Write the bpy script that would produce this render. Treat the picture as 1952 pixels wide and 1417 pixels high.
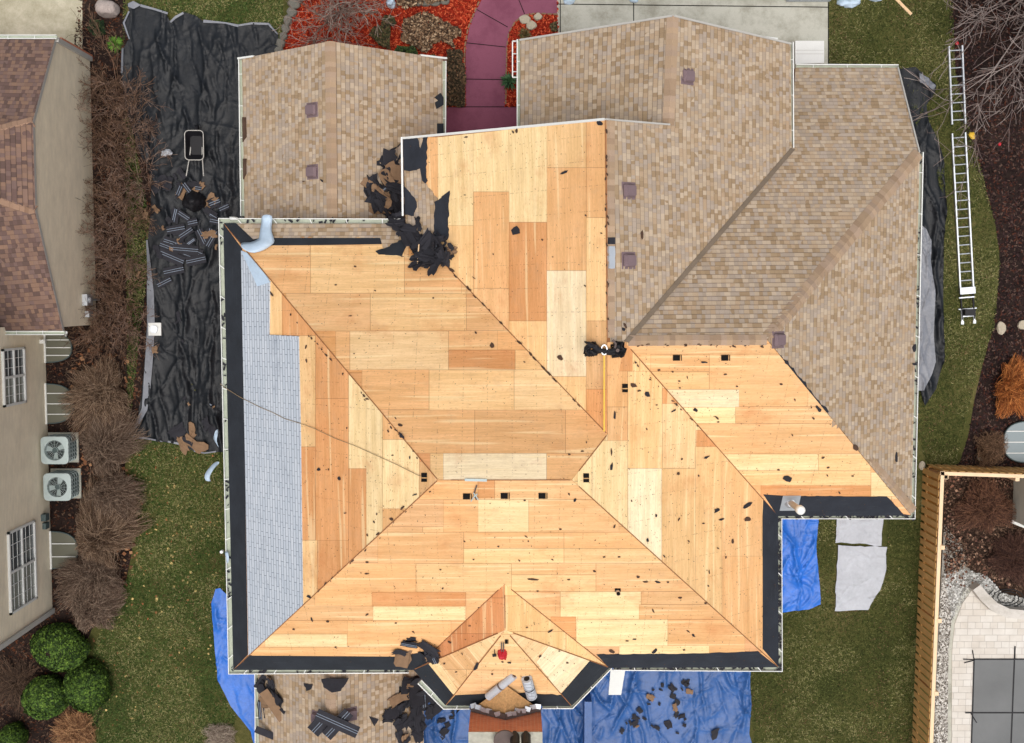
import bpy, bmesh, math, random
import numpy as np
from mathutils import Vector, Matrix, Euler
from mathutils.geometry import tessellate_polygon, delaunay_2d_cdt
R=math.radians; PI=math.pi
rnd=random.Random(7)
for o in list(bpy.data.objects): bpy.data.objects.remove(o)
SC=bpy.context.scene; COL=SC.collection
# ---------------------------------------------------------------- camera
CAMH=38.13; FPX=2196.5; ROT=Euler((-0.0666,-0.0013,-0.0006),'XYZ')
cd=bpy.data.cameras.new('camera'); cam=bpy.data.objects.new('camera',cd); COL.objects.link(cam)
cam.location=(0,0,CAMH); cam.rotation_euler=ROT; cd.sensor_width=36; cd.lens=FPX/1952*36; cd.clip_end=2000; cd.clip_start=.1
SC.camera=cam
# ---------------------------------------------------------------- light
SUN_EL=R(79); SUN_AZ=R(165)      # azimuth clockwise from +Y (picture up)
w=bpy.data.worlds.new("World"); SC.world=w; w.use_nodes=True
nt=w.node_tree; sk=nt.nodes.new('ShaderNodeTexSky'); sk.sky_type='NISHITA'; sk.sun_disc=False
sk.sun_elevation=SUN_EL; sk.sun_rotation=SUN_AZ; sk.air_density=1.0; sk.dust_density=6.0; sk.ozone_density=.6
bg=nt.nodes['Background']; bg.inputs[1].default_value=.13; hs=nt.nodes.new('ShaderNodeHueSaturation'); hs.inputs['Saturation'].default_value=.5; nt.links.new(sk.outputs[0],hs.inputs['Color']); nt.links.new(hs.outputs[0],bg.inputs[0])
sd=bpy.data.lights.new('sun','SUN'); sd.energy=1.15; sd.angle=R(42); sd.color=(1,.95,.89)
so=bpy.data.objects.new('sun',sd); COL.objects.link(so)
so.rotation_euler=Vector((-math.sin(SUN_AZ)*math.cos(SUN_EL),-math.cos(SUN_AZ)*math.cos(SUN_EL),-math.sin(SUN_EL))).to_track_quat('-Z','Y').to_euler()
SC.view_settings.view_transform='Standard'; SC.view_settings.look='None'; SC.view_settings.gamma=1; SC.view_settings.exposure=0.15
SC.view_settings.use_curve_mapping=False
SC.cycles.max_bounces=4
# ---------------------------------------------------------------- pixel <-> world
RM=ROT.to_matrix(); CP=Vector((0,0,CAMH))
def ray(u,v): return (RM@Vector(((u-976)/FPX,-(v-708.5)/FPX,-1))).normalized()
def P(u,v,h=0.):
    d=ray(u,v); return CP+d*((h-CAMH)/d.z)
def px(p):
    q=RM.transposed()@(Vector(p)-CP); return (976+FPX*q.x/-q.z,708.5-FPX*q.y/-q.z)
# ---------------------------------------------------------------- materials
def lin(c): return tuple((x/255/12.92 if x/255<=.04045 else ((x/255+.055)/1.055)**2.4) for x in c)
class N:
    def __init__(s,name):
        s.m=bpy.data.materials.new(name); s.m.use_nodes=True; s.t=s.m.node_tree; s.b=s.t.nodes['Principled BSDF']
    def n(s,ty,ins={},**kw):
        x=s.t.nodes.new('ShaderNode'+ty)
        for k,v in kw.items(): setattr(x,k,v)
        for k,v in ins.items():
            if isinstance(v,bpy.types.NodeSocket): s.t.links.new(v,x.inputs[k])
            else: x.inputs[k].default_value=v
        return x
    def ma(s,op,a,b=0.,c=0.): return s.n('Math',{0:a,1:b,2:c},operation=op).outputs[0]
    def mix(s,f,a,b,mode='MIX'):
        x=s.n('Mix',data_type='RGBA',blend_type=mode); 
        for k,v in ((0,f),(6,a),(7,b)):
            if isinstance(v,bpy.types.NodeSocket): s.t.links.new(v,x.inputs[k])
            else: x.inputs[k].default_value=(tuple(v)+(1,) if (k>0 and len(v)==3) else v)
        return x.outputs[2]
    def ramp(s,f,stops,interp='LINEAR'):
        r=s.n('ValToRGB',{0:f}); e=r.color_ramp; e.interpolation=interp
        while len(e.elements)<len(stops): e.elements.new(.5)
        for i,(p,c) in enumerate(stops): e.elements[i].position=p; e.elements[i].color=tuple(c)+(1,)
        return r.outputs[0]
    def noise(s,vec,sc,det=4,rough=.6): return s.n('TexNoise',{'Vector':vec,'Scale':sc,'Detail':det,'Roughness':rough}).outputs['Fac']
    def out(s,col,rough=.8,bump=None,bd=.01,bs=1.,spec=.3):
        if isinstance(col,bpy.types.NodeSocket): s.t.links.new(col,s.b.inputs['Base Color'])
        else: s.b.inputs['Base Color'].default_value=tuple(col)+(1,)
        if isinstance(rough,bpy.types.NodeSocket): s.t.links.new(rough,s.b.inputs['Roughness'])
        else: s.b.inputs['Roughness'].default_value=rough
        s.b.inputs['Specular IOR Level'].default_value=spec
        if bump is not None:
            b=s.n('Bump',{'Height':bump,'Distance':bd,'Strength':bs}); s.t.links.new(b.outputs[0],s.b.inputs['Normal'])
        return s.m
def simple(name,c,rough=.7,var=.25,sc=3.,sc2=40.,bump=.004,spec=.3,metal=0.):
    k=N(name); c=lin(c); tc=k.n('TexCoord').outputs['Object']
    a=k.noise(tc,sc,5); b=k.noise(tc,sc2,3)
    f=k.ma('ADD',k.ma('MULTIPLY',a,.6),k.ma('MULTIPLY',b,.4))
    lo=tuple(x*(1-var) for x in c); hi=tuple(min(1,x*(1+var)) for x in c)
    m=k.out(k.ramp(f,[(.3,lo),(.7,hi)]),rough,b if bump else None,bump,1,spec); k.b.inputs['Metallic'].default_value=metal
    return m
def colmat(name,rough=.85,var=.3,sc=30.,spec=.2,bump=.004):
    k=N(name); a=k.n('VertexColor',layer_name='Col').outputs[0]; tc=k.n('TexCoord').outputs['Object']
    f=k.noise(tc,sc,3); g=k.ma('MULTIPLY_ADD',f,var*2,1-var)
    cmb=k.n('CombineColor',{0:g,1:g,2:g}).outputs[0]
    return k.out(k.mix(1.,a,cmb,'MULTIPLY'),rough,f,bump,1,spec)
def shingle_mat(name,pal,warm=1.):
    k=N(name); uv=k.n('UVMap',uv_map='UV').outputs[0]; s=k.n('SeparateXYZ',{0:uv})
    X,Y=s.outputs[0],s.outputs[1]
    row=k.ma('FLOOR',k.ma('DIVIDE',Y,.143)); fr=k.ma('FRACT',k.ma('DIVIDE',Y,.143))
    rr=k.n('TexWhiteNoise',{'W':row},noise_dimensions='1D').outputs['Value']
    xs=k.ma('MULTIPLY_ADD',rr,5.3,X)
    wv=k.n('CombineXYZ',{0:k.ma('MULTIPLY',xs,4.1),1:k.ma('MULTIPLY',row,7.7),2:0.}).outputs[0]
    xs2=k.ma('MULTIPLY_ADD',k.noise(wv,1.,1),.16,xs)
    cell=k.ma('FLOOR',k.ma('DIVIDE',xs2,.118)); cfr=k.ma('FRACT',k.ma('DIVIDE',xs2,.118))
    v=k.n('CombineXYZ',{0:cell,1:row,2:3.}).outputs[0]
    rv=k.n('TexWhiteNoise',{'Vector':v},noise_dimensions='3D').outputs['Value']
    big=k.noise(uv,.55,3)
    rv2=k.ma('ADD',k.ma('MULTIPLY',rv,.8),k.ma('MULTIPLY',big,.2))
    n=len(pal); col=k.ramp(rv2,[(.08+i*.8/n,lin(c)) for i,c in enumerate(pal)],'CONSTANT')
    sp=k.noise(uv,70.,3,.85); spc=k.ma('MULTIPLY_ADD',sp,.8,.6); spm=k.ma('MULTIPLY',spc,k.ma('MULTIPLY_ADD',k.noise(uv,1.3,4),.3,.85))
    cmb=k.n('CombineColor',{0:spm,1:spm,2:spm}).outputs[0]
    col=k.mix(1.,col,cmb,'MULTIPLY')
    # cut asphalt butt edge, its shadow line painted in, and the slots between tabs
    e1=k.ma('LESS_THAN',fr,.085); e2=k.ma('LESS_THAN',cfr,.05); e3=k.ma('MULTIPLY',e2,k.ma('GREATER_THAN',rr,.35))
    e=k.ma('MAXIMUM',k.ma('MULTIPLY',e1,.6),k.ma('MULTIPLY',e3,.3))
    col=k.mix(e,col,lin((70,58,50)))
    tab=k.ma('GREATER_THAN',rv,.5); h=k.ma('ADD',k.ma('MULTIPLY',tab,.5),k.ma('MULTIPLY',sp,.35))
    return k.out(col,.93,h,.006,.8,.15)
def ply_mat():
    k=N('plywood'); uv=k.n('UVMap',uv_map='UV').outputs[0]
    a=k.n('VertexColor',layer_name='Col').outputs[0]
    mp=k.n('Mapping',{0:uv,3:(1.2,22.,1.)}).outputs[0]; g=k.noise(mp,1.,6,.65)
    mp2=k.n('Mapping',{0:uv,3:(.35,3.2,1.)}).outputs[0]; g2=k.noise(mp2,1.,4,.5)
    mp4=k.n('Mapping',{0:uv,3:(9.,60.,1.)}).outputs[0]; g3=k.noise(mp4,1.,4,.8); f=k.ma('MULTIPLY_ADD',g,.55,.72); f=k.ma('MULTIPLY',f,k.ma('MULTIPLY_ADD',g2,.5,.76)); f=k.ma('MULTIPLY',f,k.ma('MULTIPLY_ADD',g3,.5,.75))
    col=k.mix(1.,a,k.n('CombineColor',{0:f,1:k.ma('POWER',f,1.25),2:k.ma('POWER',f,1.8)}).outputs[0],'MULTIPLY')
    # pale resin streaks
    mp3=k.n('Mapping',{0:uv,3:(.28,6.5,1.)}).outputs[0]; st=k.ramp(k.noise(mp3,1.,2,.4),[(.60,(0,0,0)),(.66,(1,1,1))])
    col=k.mix(k.ma('MULTIPLY',st,.45),col,lin((250,226,176)))
    # knots in rows
    mpk=k.n('Mapping',{0:uv,3:(7.,20.,1.)}).outputs[0]; vo=k.n('TexVoronoi',{'Vector':mpk,'Scale':1.,'Randomness':1.})
    kn=k.ramp(vo.outputs['Distance'],[(.10,(1,1,1)),(.2,(0,0,0))])
    mkk=k.ramp(k.noise(uv,.9,3),[(.5,(0,0,0)),(.6,(1,1,1))])
    sel=k.ma('GREATER_THAN',k.n('SeparateColor',{0:vo.outputs['Color']}).outputs[0],.4)
    col=k.mix(k.ma('MULTIPLY',k.ma('MULTIPLY',kn,k.ma('MULTIPLY_ADD',mkk,.65,.25)),sel),col,lin((150,95,50)))
    # rust / water stains
    rs=k.ramp(k.noise(uv,.7,6,.7),[(.54,(0,0,0)),(.72,(1,1,1))]); col=k.mix(k.ma('MULTIPLY',rs,.42),col,lin((196,120,66)))
    # nail heads and tiny tears
    vn=k.n('TexVoronoi',{'Vector':uv,'Scale':6.5,'Randomness':1.}); nd=k.ramp(vn.outputs['Distance'],[(.05,(1,1,1)),(.1,(0,0,0))])
    s2=k.ma('GREATER_THAN',k.n('SeparateColor',{0:vn.outputs['Color']}).outputs[1],.72)
    col=k.mix(k.ma('MULTIPLY',k.ma('MULTIPLY',nd,s2),.75),col,lin((92,60,38)))
    sx=k.n('SeparateXYZ',{0:uv}).outputs[0]; nl=k.ma('LESS_THAN',k.ma('ABSOLUTE',k.ma('SUBTRACT',k.ma('FRACT',k.ma('DIVIDE',sx,.61)),.5)),.016)
    nq=k.ma('GREATER_THAN',k.noise(k.n('Mapping',{0:uv,3:(3.,16.,1.)}).outputs[0],1.,2),.54); col=k.mix(k.ma('MULTIPLY',k.ma('MULTIPLY',nl,nq),.38),col,lin((120,76,46)))
    gy=k.ramp(k.noise(uv,1.9,6,.75),[(.5,(0,0,0)),(.75,(1,1,1))]); col=k.mix(k.ma('MULTIPLY',gy,.28),col,lin((178,150,120)))
    # joint lines
    e1=k.n('SeparateXYZ',{0:k.n('UVMap',uv_map='EA').outputs[0]}); e2=k.n('SeparateXYZ',{0:k.n('UVMap',uv_map='EB').outputs[0]})
    mn=k.ma('MINIMUM',k.ma('MINIMUM',e1.outputs[0],e1.outputs[1]),k.ma('MINIMUM',e2.outputs[0],e2.outputs[1]))
    col=k.mix(k.ma('MULTIPLY',k.ma('LESS_THAN',mn,.008),.5),col,lin((140,90,54)))
    return k.out(col,.72,g,.002,.6,.25)
def brick_mat():
    k=N('red_brick'); uv=k.n('UVMap',uv_map='UV').outputs[0]
    b=k.n('TexBrick',{'Vector':uv,'Scale':1.,'Brick Width':.2,'Row Height':.072,'Mortar Size':.007,'Color1':lin((176,92,62))+(1,),'Color2':lin((206,122,86))+(1,),'Mortar':lin((196,176,158))+(1,)})
    b.offset=.5
    return k.out(k.mix(.25,b.outputs[0],k.ramp(k.noise(uv,20.,3),[(.3,lin((150,78,50))),(.7,lin((222,150,110)))])),.9,b.outputs['Fac'],-.004)
def siding_mat(name,c,rowh=.11):
    k=N(name); uv=k.n('UVMap',uv_map='UV').outputs[0]; s=k.n('SeparateXYZ',{0:uv}); fr=k.ma('FRACT',k.ma('DIVIDE',s.outputs[1],rowh))
    c=lin(c); mp=k.n('Mapping',{0:uv,3:(.9,1.6,1.)}).outputs[0]
    base=k.ramp(k.noise(mp,1.6,6,.7),[(.3,tuple(x*.86 for x in c)),(.7,tuple(x*1.08 for x in c))])
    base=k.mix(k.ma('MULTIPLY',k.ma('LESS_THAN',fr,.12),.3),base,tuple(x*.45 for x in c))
    dirt=k.ramp(k.noise(uv,9.,4,.8),[(.68,(0,0,0)),(.74,(1,1,1))]); base=k.mix(k.ma('MULTIPLY',dirt,.3),base,lin((110,96,76)))
    return k.out(base,.65,fr,.012,.8)
def ground_mat(name,cols,sc=.6,fine=28.,rough=.95,bd=.03):
    k=N(name); tc=k.n('TexCoord').outputs['Object']
    a=k.noise(tc,sc,6,.62); b=k.noise(tc,fine,4,.75); c=k.noise(tc,6.,4,.7)
    f=k.ma('ADD',k.ma('MULTIPLY',a,.42),k.ma('ADD',k.ma('MULTIPLY',b,.36),k.ma('MULTIPLY',c,.22)))
    n=len(cols); return k.out(k.ramp(f,[(.34+.34*i/(n-1),lin(x)) for i,x in enumerate(cols)]),rough,b,bd,1,.1)
def concrete_mat(name,c,stain=(120,112,100),amt=.5):
    k=N(name); tc=k.n('TexCoord').outputs['Object']; c=lin(c)
    a=k.noise(tc,.9,7,.72); b=k.noise(tc,55.,3,.8)
    col=k.ramp(a,[(.36,lin(stain)),(.36+.28*amt+.05,c)])
    col=k.mix(.25,col,k.ramp(b,[(.35,tuple(x*.6 for x in c)),(.65,tuple(min(1,x*1.25) for x in c))]))
    return k.out(col,.85,b,.003)
def felt_mat(name,c=(38,42,48),stripe=0):
    k=N(name); uv=k.n('UVMap',uv_map='UV').outputs[0]; c=lin(c)
    a=k.noise(uv,1.6,5,.65); b=k.noise(uv,70.,2,.8)
    col=k.ramp(a,[(.3,tuple(x*.7 for x in c)),(.7,tuple(x*1.35 for x in c))])
    mp=k.n('Mapping',{0:uv,3:(1.1,14.,1.)}).outputs[0]; sc=k.ramp(k.noise(mp,1.,5,.8),[(.60,(0,0,0)),(.70,(1,1,1))])
    col=k.mix(k.ma('MULTIPLY',sc,.3+.25*stripe),col,lin((96,96,98)))
    col=k.mix(.18,col,k.ramp(b,[(.4,(0,0,0)),(.6,tuple(min(1,x*3) for x in c))]))
    return k.out(col,.8,a,.01,1,.3)
def newroof_mat():
    k=N('pale_grey_blue_membrane'); uv=k.n('UVMap',uv_map='UV').outputs[0]
    b=k.n('TexBrick',{'Vector':uv,'Scale':1.,'Brick Width':.36,'Row Height':.105,'Mortar Size':.007,'Color1':lin((178,188,198))+(1,),'Color2':lin((194,202,210))+(1,),'Mortar':lin((112,122,136))+(1,)}); b.offset=.37
    a=k.noise(uv,1.1,5,.7); sm=k.ramp(a,[(.56,(0,0,0)),(.72,(1,1,1))]); ln=k.ma('LESS_THAN',k.ma('FRACT',k.ma('DIVIDE',k.ma('MULTIPLY_ADD',k.noise(uv,2.,2),.02,k.n('SeparateXYZ',{0:uv}).outputs[1]),.105)),.17)
    col=k.mix(k.ma('MULTIPLY',sm,.5),b.outputs[0],lin((132,140,152)))
    col=k.mix(k.ma('MULTIPLY',k.ramp(k.noise(k.n('Mapping',{0:uv,3:(.5,9.,1.)}).outputs[0],1.,4,.6),[(.5,(0,0,0)),(.62,(1,1,1))]),.3),col,lin((214,220,226)))
    col=k.mix(k.ma('MULTIPLY',ln,.55),col,lin((96,106,122)))
    col=k.mix(.12,col,k.ramp(k.noise(uv,80.,2),[(.4,lin((150,158,170))),(.6,lin((235,238,242)))]))
    return k.out(col,.75,b.outputs['Fac'],-.004)
def fabric_mat(name,c,rough=.45,spec=.5,var=.35):
    k=N(name); tc=k.n('TexCoord').outputs['Object']; c=lin(c); a=k.noise(tc,1.3,6,.7); b=k.noise(tc,9.,5,.7)
    f=k.ma('ADD',k.ma('MULTIPLY',a,.6),k.ma('MULTIPLY',b,.4))
    return k.out(k.ramp(f,[(.35,tuple(x*(1-var) for x in c)),(.65,tuple(min(1,x*(1+var)) for x in c))]),rough,b,.02,.7,spec)
def paver_mat(name,cols,bw,rh,c1):
    k=N(name); tc=k.n('TexCoord').outputs['Object']
    b=k.n('TexBrick',{'Vector':tc,'Scale':1.,'Brick Width':bw,'Row Height':rh,'Mortar Size':.006,'Color1':lin(cols[0])+(1,),'Color2':lin(cols[1])+(1,),'Mortar':lin(cols[2])+(1,)}); b.offset=.4; b.squash=.6; b.squash_frequency=3
    col=k.mix(.35,b.outputs[0],k.ramp(k.noise(tc,2.2,4),[(.35,lin(c1)),(.65,lin(cols[1]))]))
    return k.out(col,.8,b.outputs['Fac'],-.004)
TAN=[(177,156,131),(161,139,111),(169,152,133),(187,169,147),(154,132,105),(172,157,142),(174,151,125),(165,150,134),(181,162,139)]
M={}
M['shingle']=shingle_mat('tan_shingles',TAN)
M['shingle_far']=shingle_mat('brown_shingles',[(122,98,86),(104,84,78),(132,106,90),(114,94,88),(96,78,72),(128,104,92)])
M['ply']=ply_mat(); M['brick']=brick_mat()
M['siding']=siding_mat('cream_siding',(238,226,200)); M['siding_house']=siding_mat('beige_siding',(200,188,165))
M['siding_shed']=siding_mat('shed_siding',(196,194,180))
M['grass']=ground_mat('lawn_grass',[(38,46,24),(60,66,34),(84,84,46),(116,108,68),(132,118,82)],.35,40.)
M['mulch']=ground_mat('dark_mulch',[(22,17,16),(36,28,26),(50,40,36),(72,58,50)],.9,45.)
M['redmulch']=ground_mat('red_mulch',[(84,24,16),(122,34,22),(150,44,28),(168,66,42)],.9,60.)
M['leafsoil']=ground_mat('leafy_soil',[(28,22,18),(44,34,28),(62,48,38),(88,70,54)],.9,40.)
M['gravel']=ground_mat('gravel',[(70,66,60),(120,116,108),(160,156,148),(200,198,192)],1.2,60.)
M['conc']=concrete_mat('driveway_concrete',(184,184,172),(140,138,124))
M['conc2']=concrete_mat('side_driveway_concrete',(196,190,168),(140,134,108),.7)
M['path']=concrete_mat('maroon_concrete',(134,78,98),(116,62,82),.4)
M['paver']=paver_mat('patio_pavers',[(200,192,180),(214,210,202),(160,154,146)],.42,.22,(186,180,170))
M['stonecap']=concrete_mat('coping_stone',(205,200,192),(170,164,152),.4)
M['poolcover']=simple('pool_cover_mesh',(112,114,114),.8,.16,.7,120.)
M['felt']=felt_mat('black_felt'); M['felt_w']=felt_mat('worn_felt',(40,44,52),1)
M['newroof']=newroof_mat()
M['member']=fabric_mat('white_membrane',(184,204,222),.5,.4,.12)
M['capshingle']=colmat('ridge_cap_shingle',.92,.16,40.)
M['vent']=simple('vent_plastic',(122,104,108),.6,.12,4.,40.)
M['white']=simple('white_metal',(222,224,220),.45,.08,2.,30.,.001,.5)
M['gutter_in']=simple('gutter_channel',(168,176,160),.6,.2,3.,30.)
M['alu']=simple('aluminium',(196,202,208),.35,.08,3.,30.,.001,.5,.5)
M['dark']=simple('dark_void',(14,11,10),.9,.3)
M['blackplastic']=fabric_mat('black_plastic_sheet',(24,28,33),.45,.28,.3)
M['greyplastic']=fabric_mat('grey_plastic_sheet',(116,120,128),.4,.5,.2)
M['bluetarp']=fabric_mat('blue_tarp',(42,86,146),.42,.5,.2)
M['bluetarp_b']=fabric_mat('bright_blue_tarp',(36,106,200),.4,.5,.2)
M['pad']=fabric_mat('grey_felt_pad',(182,186,192),.8,.2,.12)
M['scrap']=simple('torn_shingle_back',(44,44,50),.85,.35,3.,40.)
M['scrapb']=simple('weathered_scrap',(82,62,50),.9,.35,3.,40.)
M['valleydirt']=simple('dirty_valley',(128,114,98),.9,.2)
M['jointwood']=simple('joint_wood',(142,94,58),.8,.3)
M['stripe']=simple('sealant_strip',(122,134,150),.5,.2,8.,30.)
M['cleat']=simple('pale_pine',(226,192,150),.7,.12,4.,60.)
M['osb']=simple('strand_board',(196,154,104),.8,.35,14.,60.)
M['fence']=simple('fence_pine',(220,174,108),.75,.18,2.5,50.)
M['fencetop']=simple('fence_cap_pine',(236,206,168),.7,.08,2.,50.)
M['rock']=simple('boulder_stone',(176,164,158),.9,.3,3.,25.,.03)
M['stone']=simple('retaining_stone',(112,110,102),.9,.25,3.,25.,.02)
M['flag']=simple('flagstone',(176,166,146),.9,.2,3.,25.,.01)
M['acbody']=simple('condenser_paint',(176,190,188),.5,.1,3.,30.,.001)
M['acdark']=simple('condenser_fins',(78,92,92),.6,.2,6.,60.)
M['glass']=N('window_glass').out(lin((70,78,82)),.12,None,spec=.8)
M['glass2']=N('blind_glass').out(lin((132,138,130)),.15,None,spec=.8)
M['wellcover']=N('well_cover_plastic').out(lin((98,98,84)),.35,None,spec=.5)
M['wellcover_g']=N('clear_well_cover').out(lin((120,134,138)),.3,None,spec=.5)
M['black']=simple('black_rubber',(24,24,28),.55,.3)
M['rope']=simple('tan_rope',(150,128,96),.8,.2,20.,80.)
M['yellow']=simple('yellow_fibreglass',(222,180,60),.5,.1)
M['red']=fabric_mat('red_nylon',(196,34,48),.5,.4,.3)
M['strap']=simple('grey_webbing',(96,84,80),.8,.2)
M['pvc']=simple('white_pvc',(214,208,204),.5,.1)
M['twig']=colmat('bare_twigs',.9,.3,20.); M['leaf']=colmat('leaf_faces',.75,.3,20.)
M['chip']=colmat('wood_chips',.95,.3,20.,.1); M['blade']=colmat('grass_blades',.9,.25,10.,.1)
M['mortar']=simple('chimney_crown',(176,174,160),.9,.3,6.,70.,.01)
M['trim']=simple('corner_trim',(186,184,178),.6,.1)
M['tanscrap']=simple('tan_shingle_face',(132,106,82),.92,.2,6.,70.)
# ---------------------------------------------------------------- mesh helpers
class MB:
    def __init__(s): s.v=[]; s.f=[]; s.uv=[]; s.c=[]; s.ea=[]; s.eb=[]; s.mi=[]
    def face(s,pts,uv=None,col=None,ea=None,eb=None,mi=0):
        i=len(s.v); s.v+= [tuple(p) for p in pts]; s.f.append(tuple(range(i,i+len(pts))))
        if uv is None: uv=autouv(pts)
        s.uv+=list(uv); s.c+=[col or (1,1,1)]*len(pts); s.ea+=(ea or [(1,1)]*len(pts)); s.eb+=(eb or [(1,1)]*len(pts)); s.mi.append(mi)
    def prism(s,pts,dz,col=None,mi=0,n=None):
        n=n or Vector((0,0,-dz)); b=[Vector(p)+n for p in pts]; s.face(pts,col=col,mi=mi); s.face(b[::-1],col=col,mi=mi)
        for i in range(len(pts)):
            j=(i+1)%len(pts); s.face([pts[j],pts[i],b[i],b[j]],col=col,mi=mi)
    def box(s,c,sz,rot=None,col=None,mi=0):
        c=Vector(c); rot=rot or Matrix.Identity(3); x,y,z=[a/2 for a in sz]
        q=[c+rot@Vector(p) for p in ((-x,-y,-z),(x,-y,-z),(x,y,-z),(-x,y,-z),(-x,-y,z),(x,-y,z),(x,y,z),(-x,y,z))]
        for f in ((3,2,1,0),(4,5,6,7),(0,1,5,4),(1,2,6,5),(2,3,7,6),(3,0,4,7)): s.face([q[i] for i in f],col=col,mi=mi)
    def bar(s,a,b,w,h=None,up=(0,0,1),col=None,mi=0):
        a=Vector(a);b=Vector(b);d=(b-a); L=d.length
        if L<1e-6: return
        d/=L; up=Vector(up); x=d.cross(up)
        if x.length<1e-3: x=d.cross(Vector((1,0,0)))
        x.normalize(); z=x.cross(d); s.box((a+b)/2,(w,L,h or w),Matrix((x,d,z)).transposed(),col,mi)
    def tube(s,pts,r,n=8,col=None,caps=True,mi=0):
        pts=[Vector(p) for p in pts]; rs=r if isinstance(r,(list,tuple)) else [r]*len(pts); rings=[]
        for i,p in enumerate(pts):
            d=(pts[min(i+1,len(pts)-1)]-pts[max(i-1,0)]).normalized(); x=d.cross(Vector((0,0,1)))
            if x.length<.05: x=d.cross(Vector((1,0,0)))
            x.normalize(); y=d.cross(x); rings.append([p+(x*math.cos(2*PI*k/n)+y*math.sin(2*PI*k/n))*rs[i] for k in range(n)])
        for a,b in zip(rings,rings[1:]):
            for k in range(n): s.face([a[k],a[(k+1)%n],b[(k+1)%n],b[k]],col=col,mi=mi)
        if caps: s.face(rings[0][::-1],col=col,mi=mi); s.face(rings[-1],col=col,mi=mi)
    def build(s,name,mats,parent=None,smooth=False,merge=False):
        me=bpy.data.meshes.new(name); me.from_pydata(s.v,[],s.f)
        for k,dat in (('UV',s.uv),('EA',s.ea),('EB',s.eb)):
            if k!='UV' and all(x==(1,1) for x in dat[:50]): continue
            l=me.uv_layers.new(name=k); l.data.foreach_set('uv',np.array(dat,dtype=np.float32).ravel())
        if any(c!=(1,1,1) for c in s.c[:200]):
            ca=me.color_attributes.new('Col','FLOAT_COLOR','CORNER'); a=np.ones((len(s.c),4),dtype=np.float32); a[:,:3]=np.array(s.c); ca.data.foreach_set('color',a.ravel())
        mats=mats if isinstance(mats,(list,tuple)) else [mats]
        for m in mats: me.materials.append(M[m])
        if len(mats)>1: me.polygons.foreach_set('material_index',s.mi)
        if merge or smooth:
            b=bmesh.new(); b.from_mesh(me); bmesh.ops.remove_doubles(b,verts=b.verts,dist=1e-4); b.to_mesh(me); b.free()
        if smooth: me.polygons.foreach_set('use_smooth',[True]*len(me.polygons))
        me.update(); return link(name,me,parent)
def link(name,me,parent=None):
    o=bpy.data.objects.new(name,me); COL.objects.link(o)
    if parent: 
        o.parent=parent
        w=Vector((0,0,0)); q=parent
        while q: w+=q.location; q=q.parent
        o.location=-w
    return o
def autouv(pts):
    p=[Vector(q) for q in pts]; n=Vector((0,0,0))
    for i in range(len(p)): n+=(p[i]-p[0]).cross(p[(i+1)%len(p)]-p[0])
    if n.length<1e-12: return [(q.x,q.y) for q in p]
    n.normalize()
    if abs(n.z)>.7: return [(q.x,q.y) for q in p]
    x=Vector((0,0,1)).cross(n).normalized(); return [(q.dot(x),q.z) for q in p]
def tag(o,label=None,cat=None,group=None,kind=None):
    for k,v in (('label',label),('category',cat),('group',group),('kind',kind)):
        if v: o[k]=v
    return o
def empty(name,loc,label,cat,group=None):
    o=bpy.data.objects.new(name,None); COL.objects.link(o); o.location=loc; o.empty_display_size=.2
    return tag(o,label,cat,group)
def recenter(o):
    """put the origin of a top-level mesh at its base"""
    me=o.data; n=len(me.vertices); a=np.empty(n*3,dtype=np.float32); me.vertices.foreach_get('co',a); a=a.reshape(-1,3)
    c=np.array([(a[:,0].min()+a[:,0].max())/2,(a[:,1].min()+a[:,1].max())/2,a[:,2].min()],dtype=np.float32)
    me.vertices.foreach_set('co',(a-c).ravel()); me.update(); o.location=[float(x) for x in c]; return o
def tess(poly2):
    return [t for t in tessellate_polygon([[Vector((x,y,0)) for x,y in poly2]])]
def area2(p): return sum(p[i][0]*p[(i+1)%len(p)][1]-p[(i+1)%len(p)][0]*p[i][1] for i in range(len(p)))/2
def clip(sub,tri):
    """convex-convex clip in pixel space"""
    if area2(tri)<0: tri=tri[::-1]
    out=list(sub)
    for i in range(len(tri)):
        a,b=tri[i],tri[(i+1)%len(tri)]; inp=out; out=[]
        if not inp: return []
        def sd(p): return (b[0]-a[0])*(p[1]-a[1])-(b[1]-a[1])*(p[0]-a[0])
        for j in range(len(inp)):
            p,q=inp[j],inp[(j+1)%len(inp)]; dp,dq=sd(p),sd(q)
            if dp>=0: out.append(p)
            if dp*dq<0: t=dp/(dp-dq); out.append((p[0]+(q[0]-p[0])*t,p[1]+(q[1]-p[1])*t))
    return out if len(out)>=3 and abs(area2(out))>1e-7 else []
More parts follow.
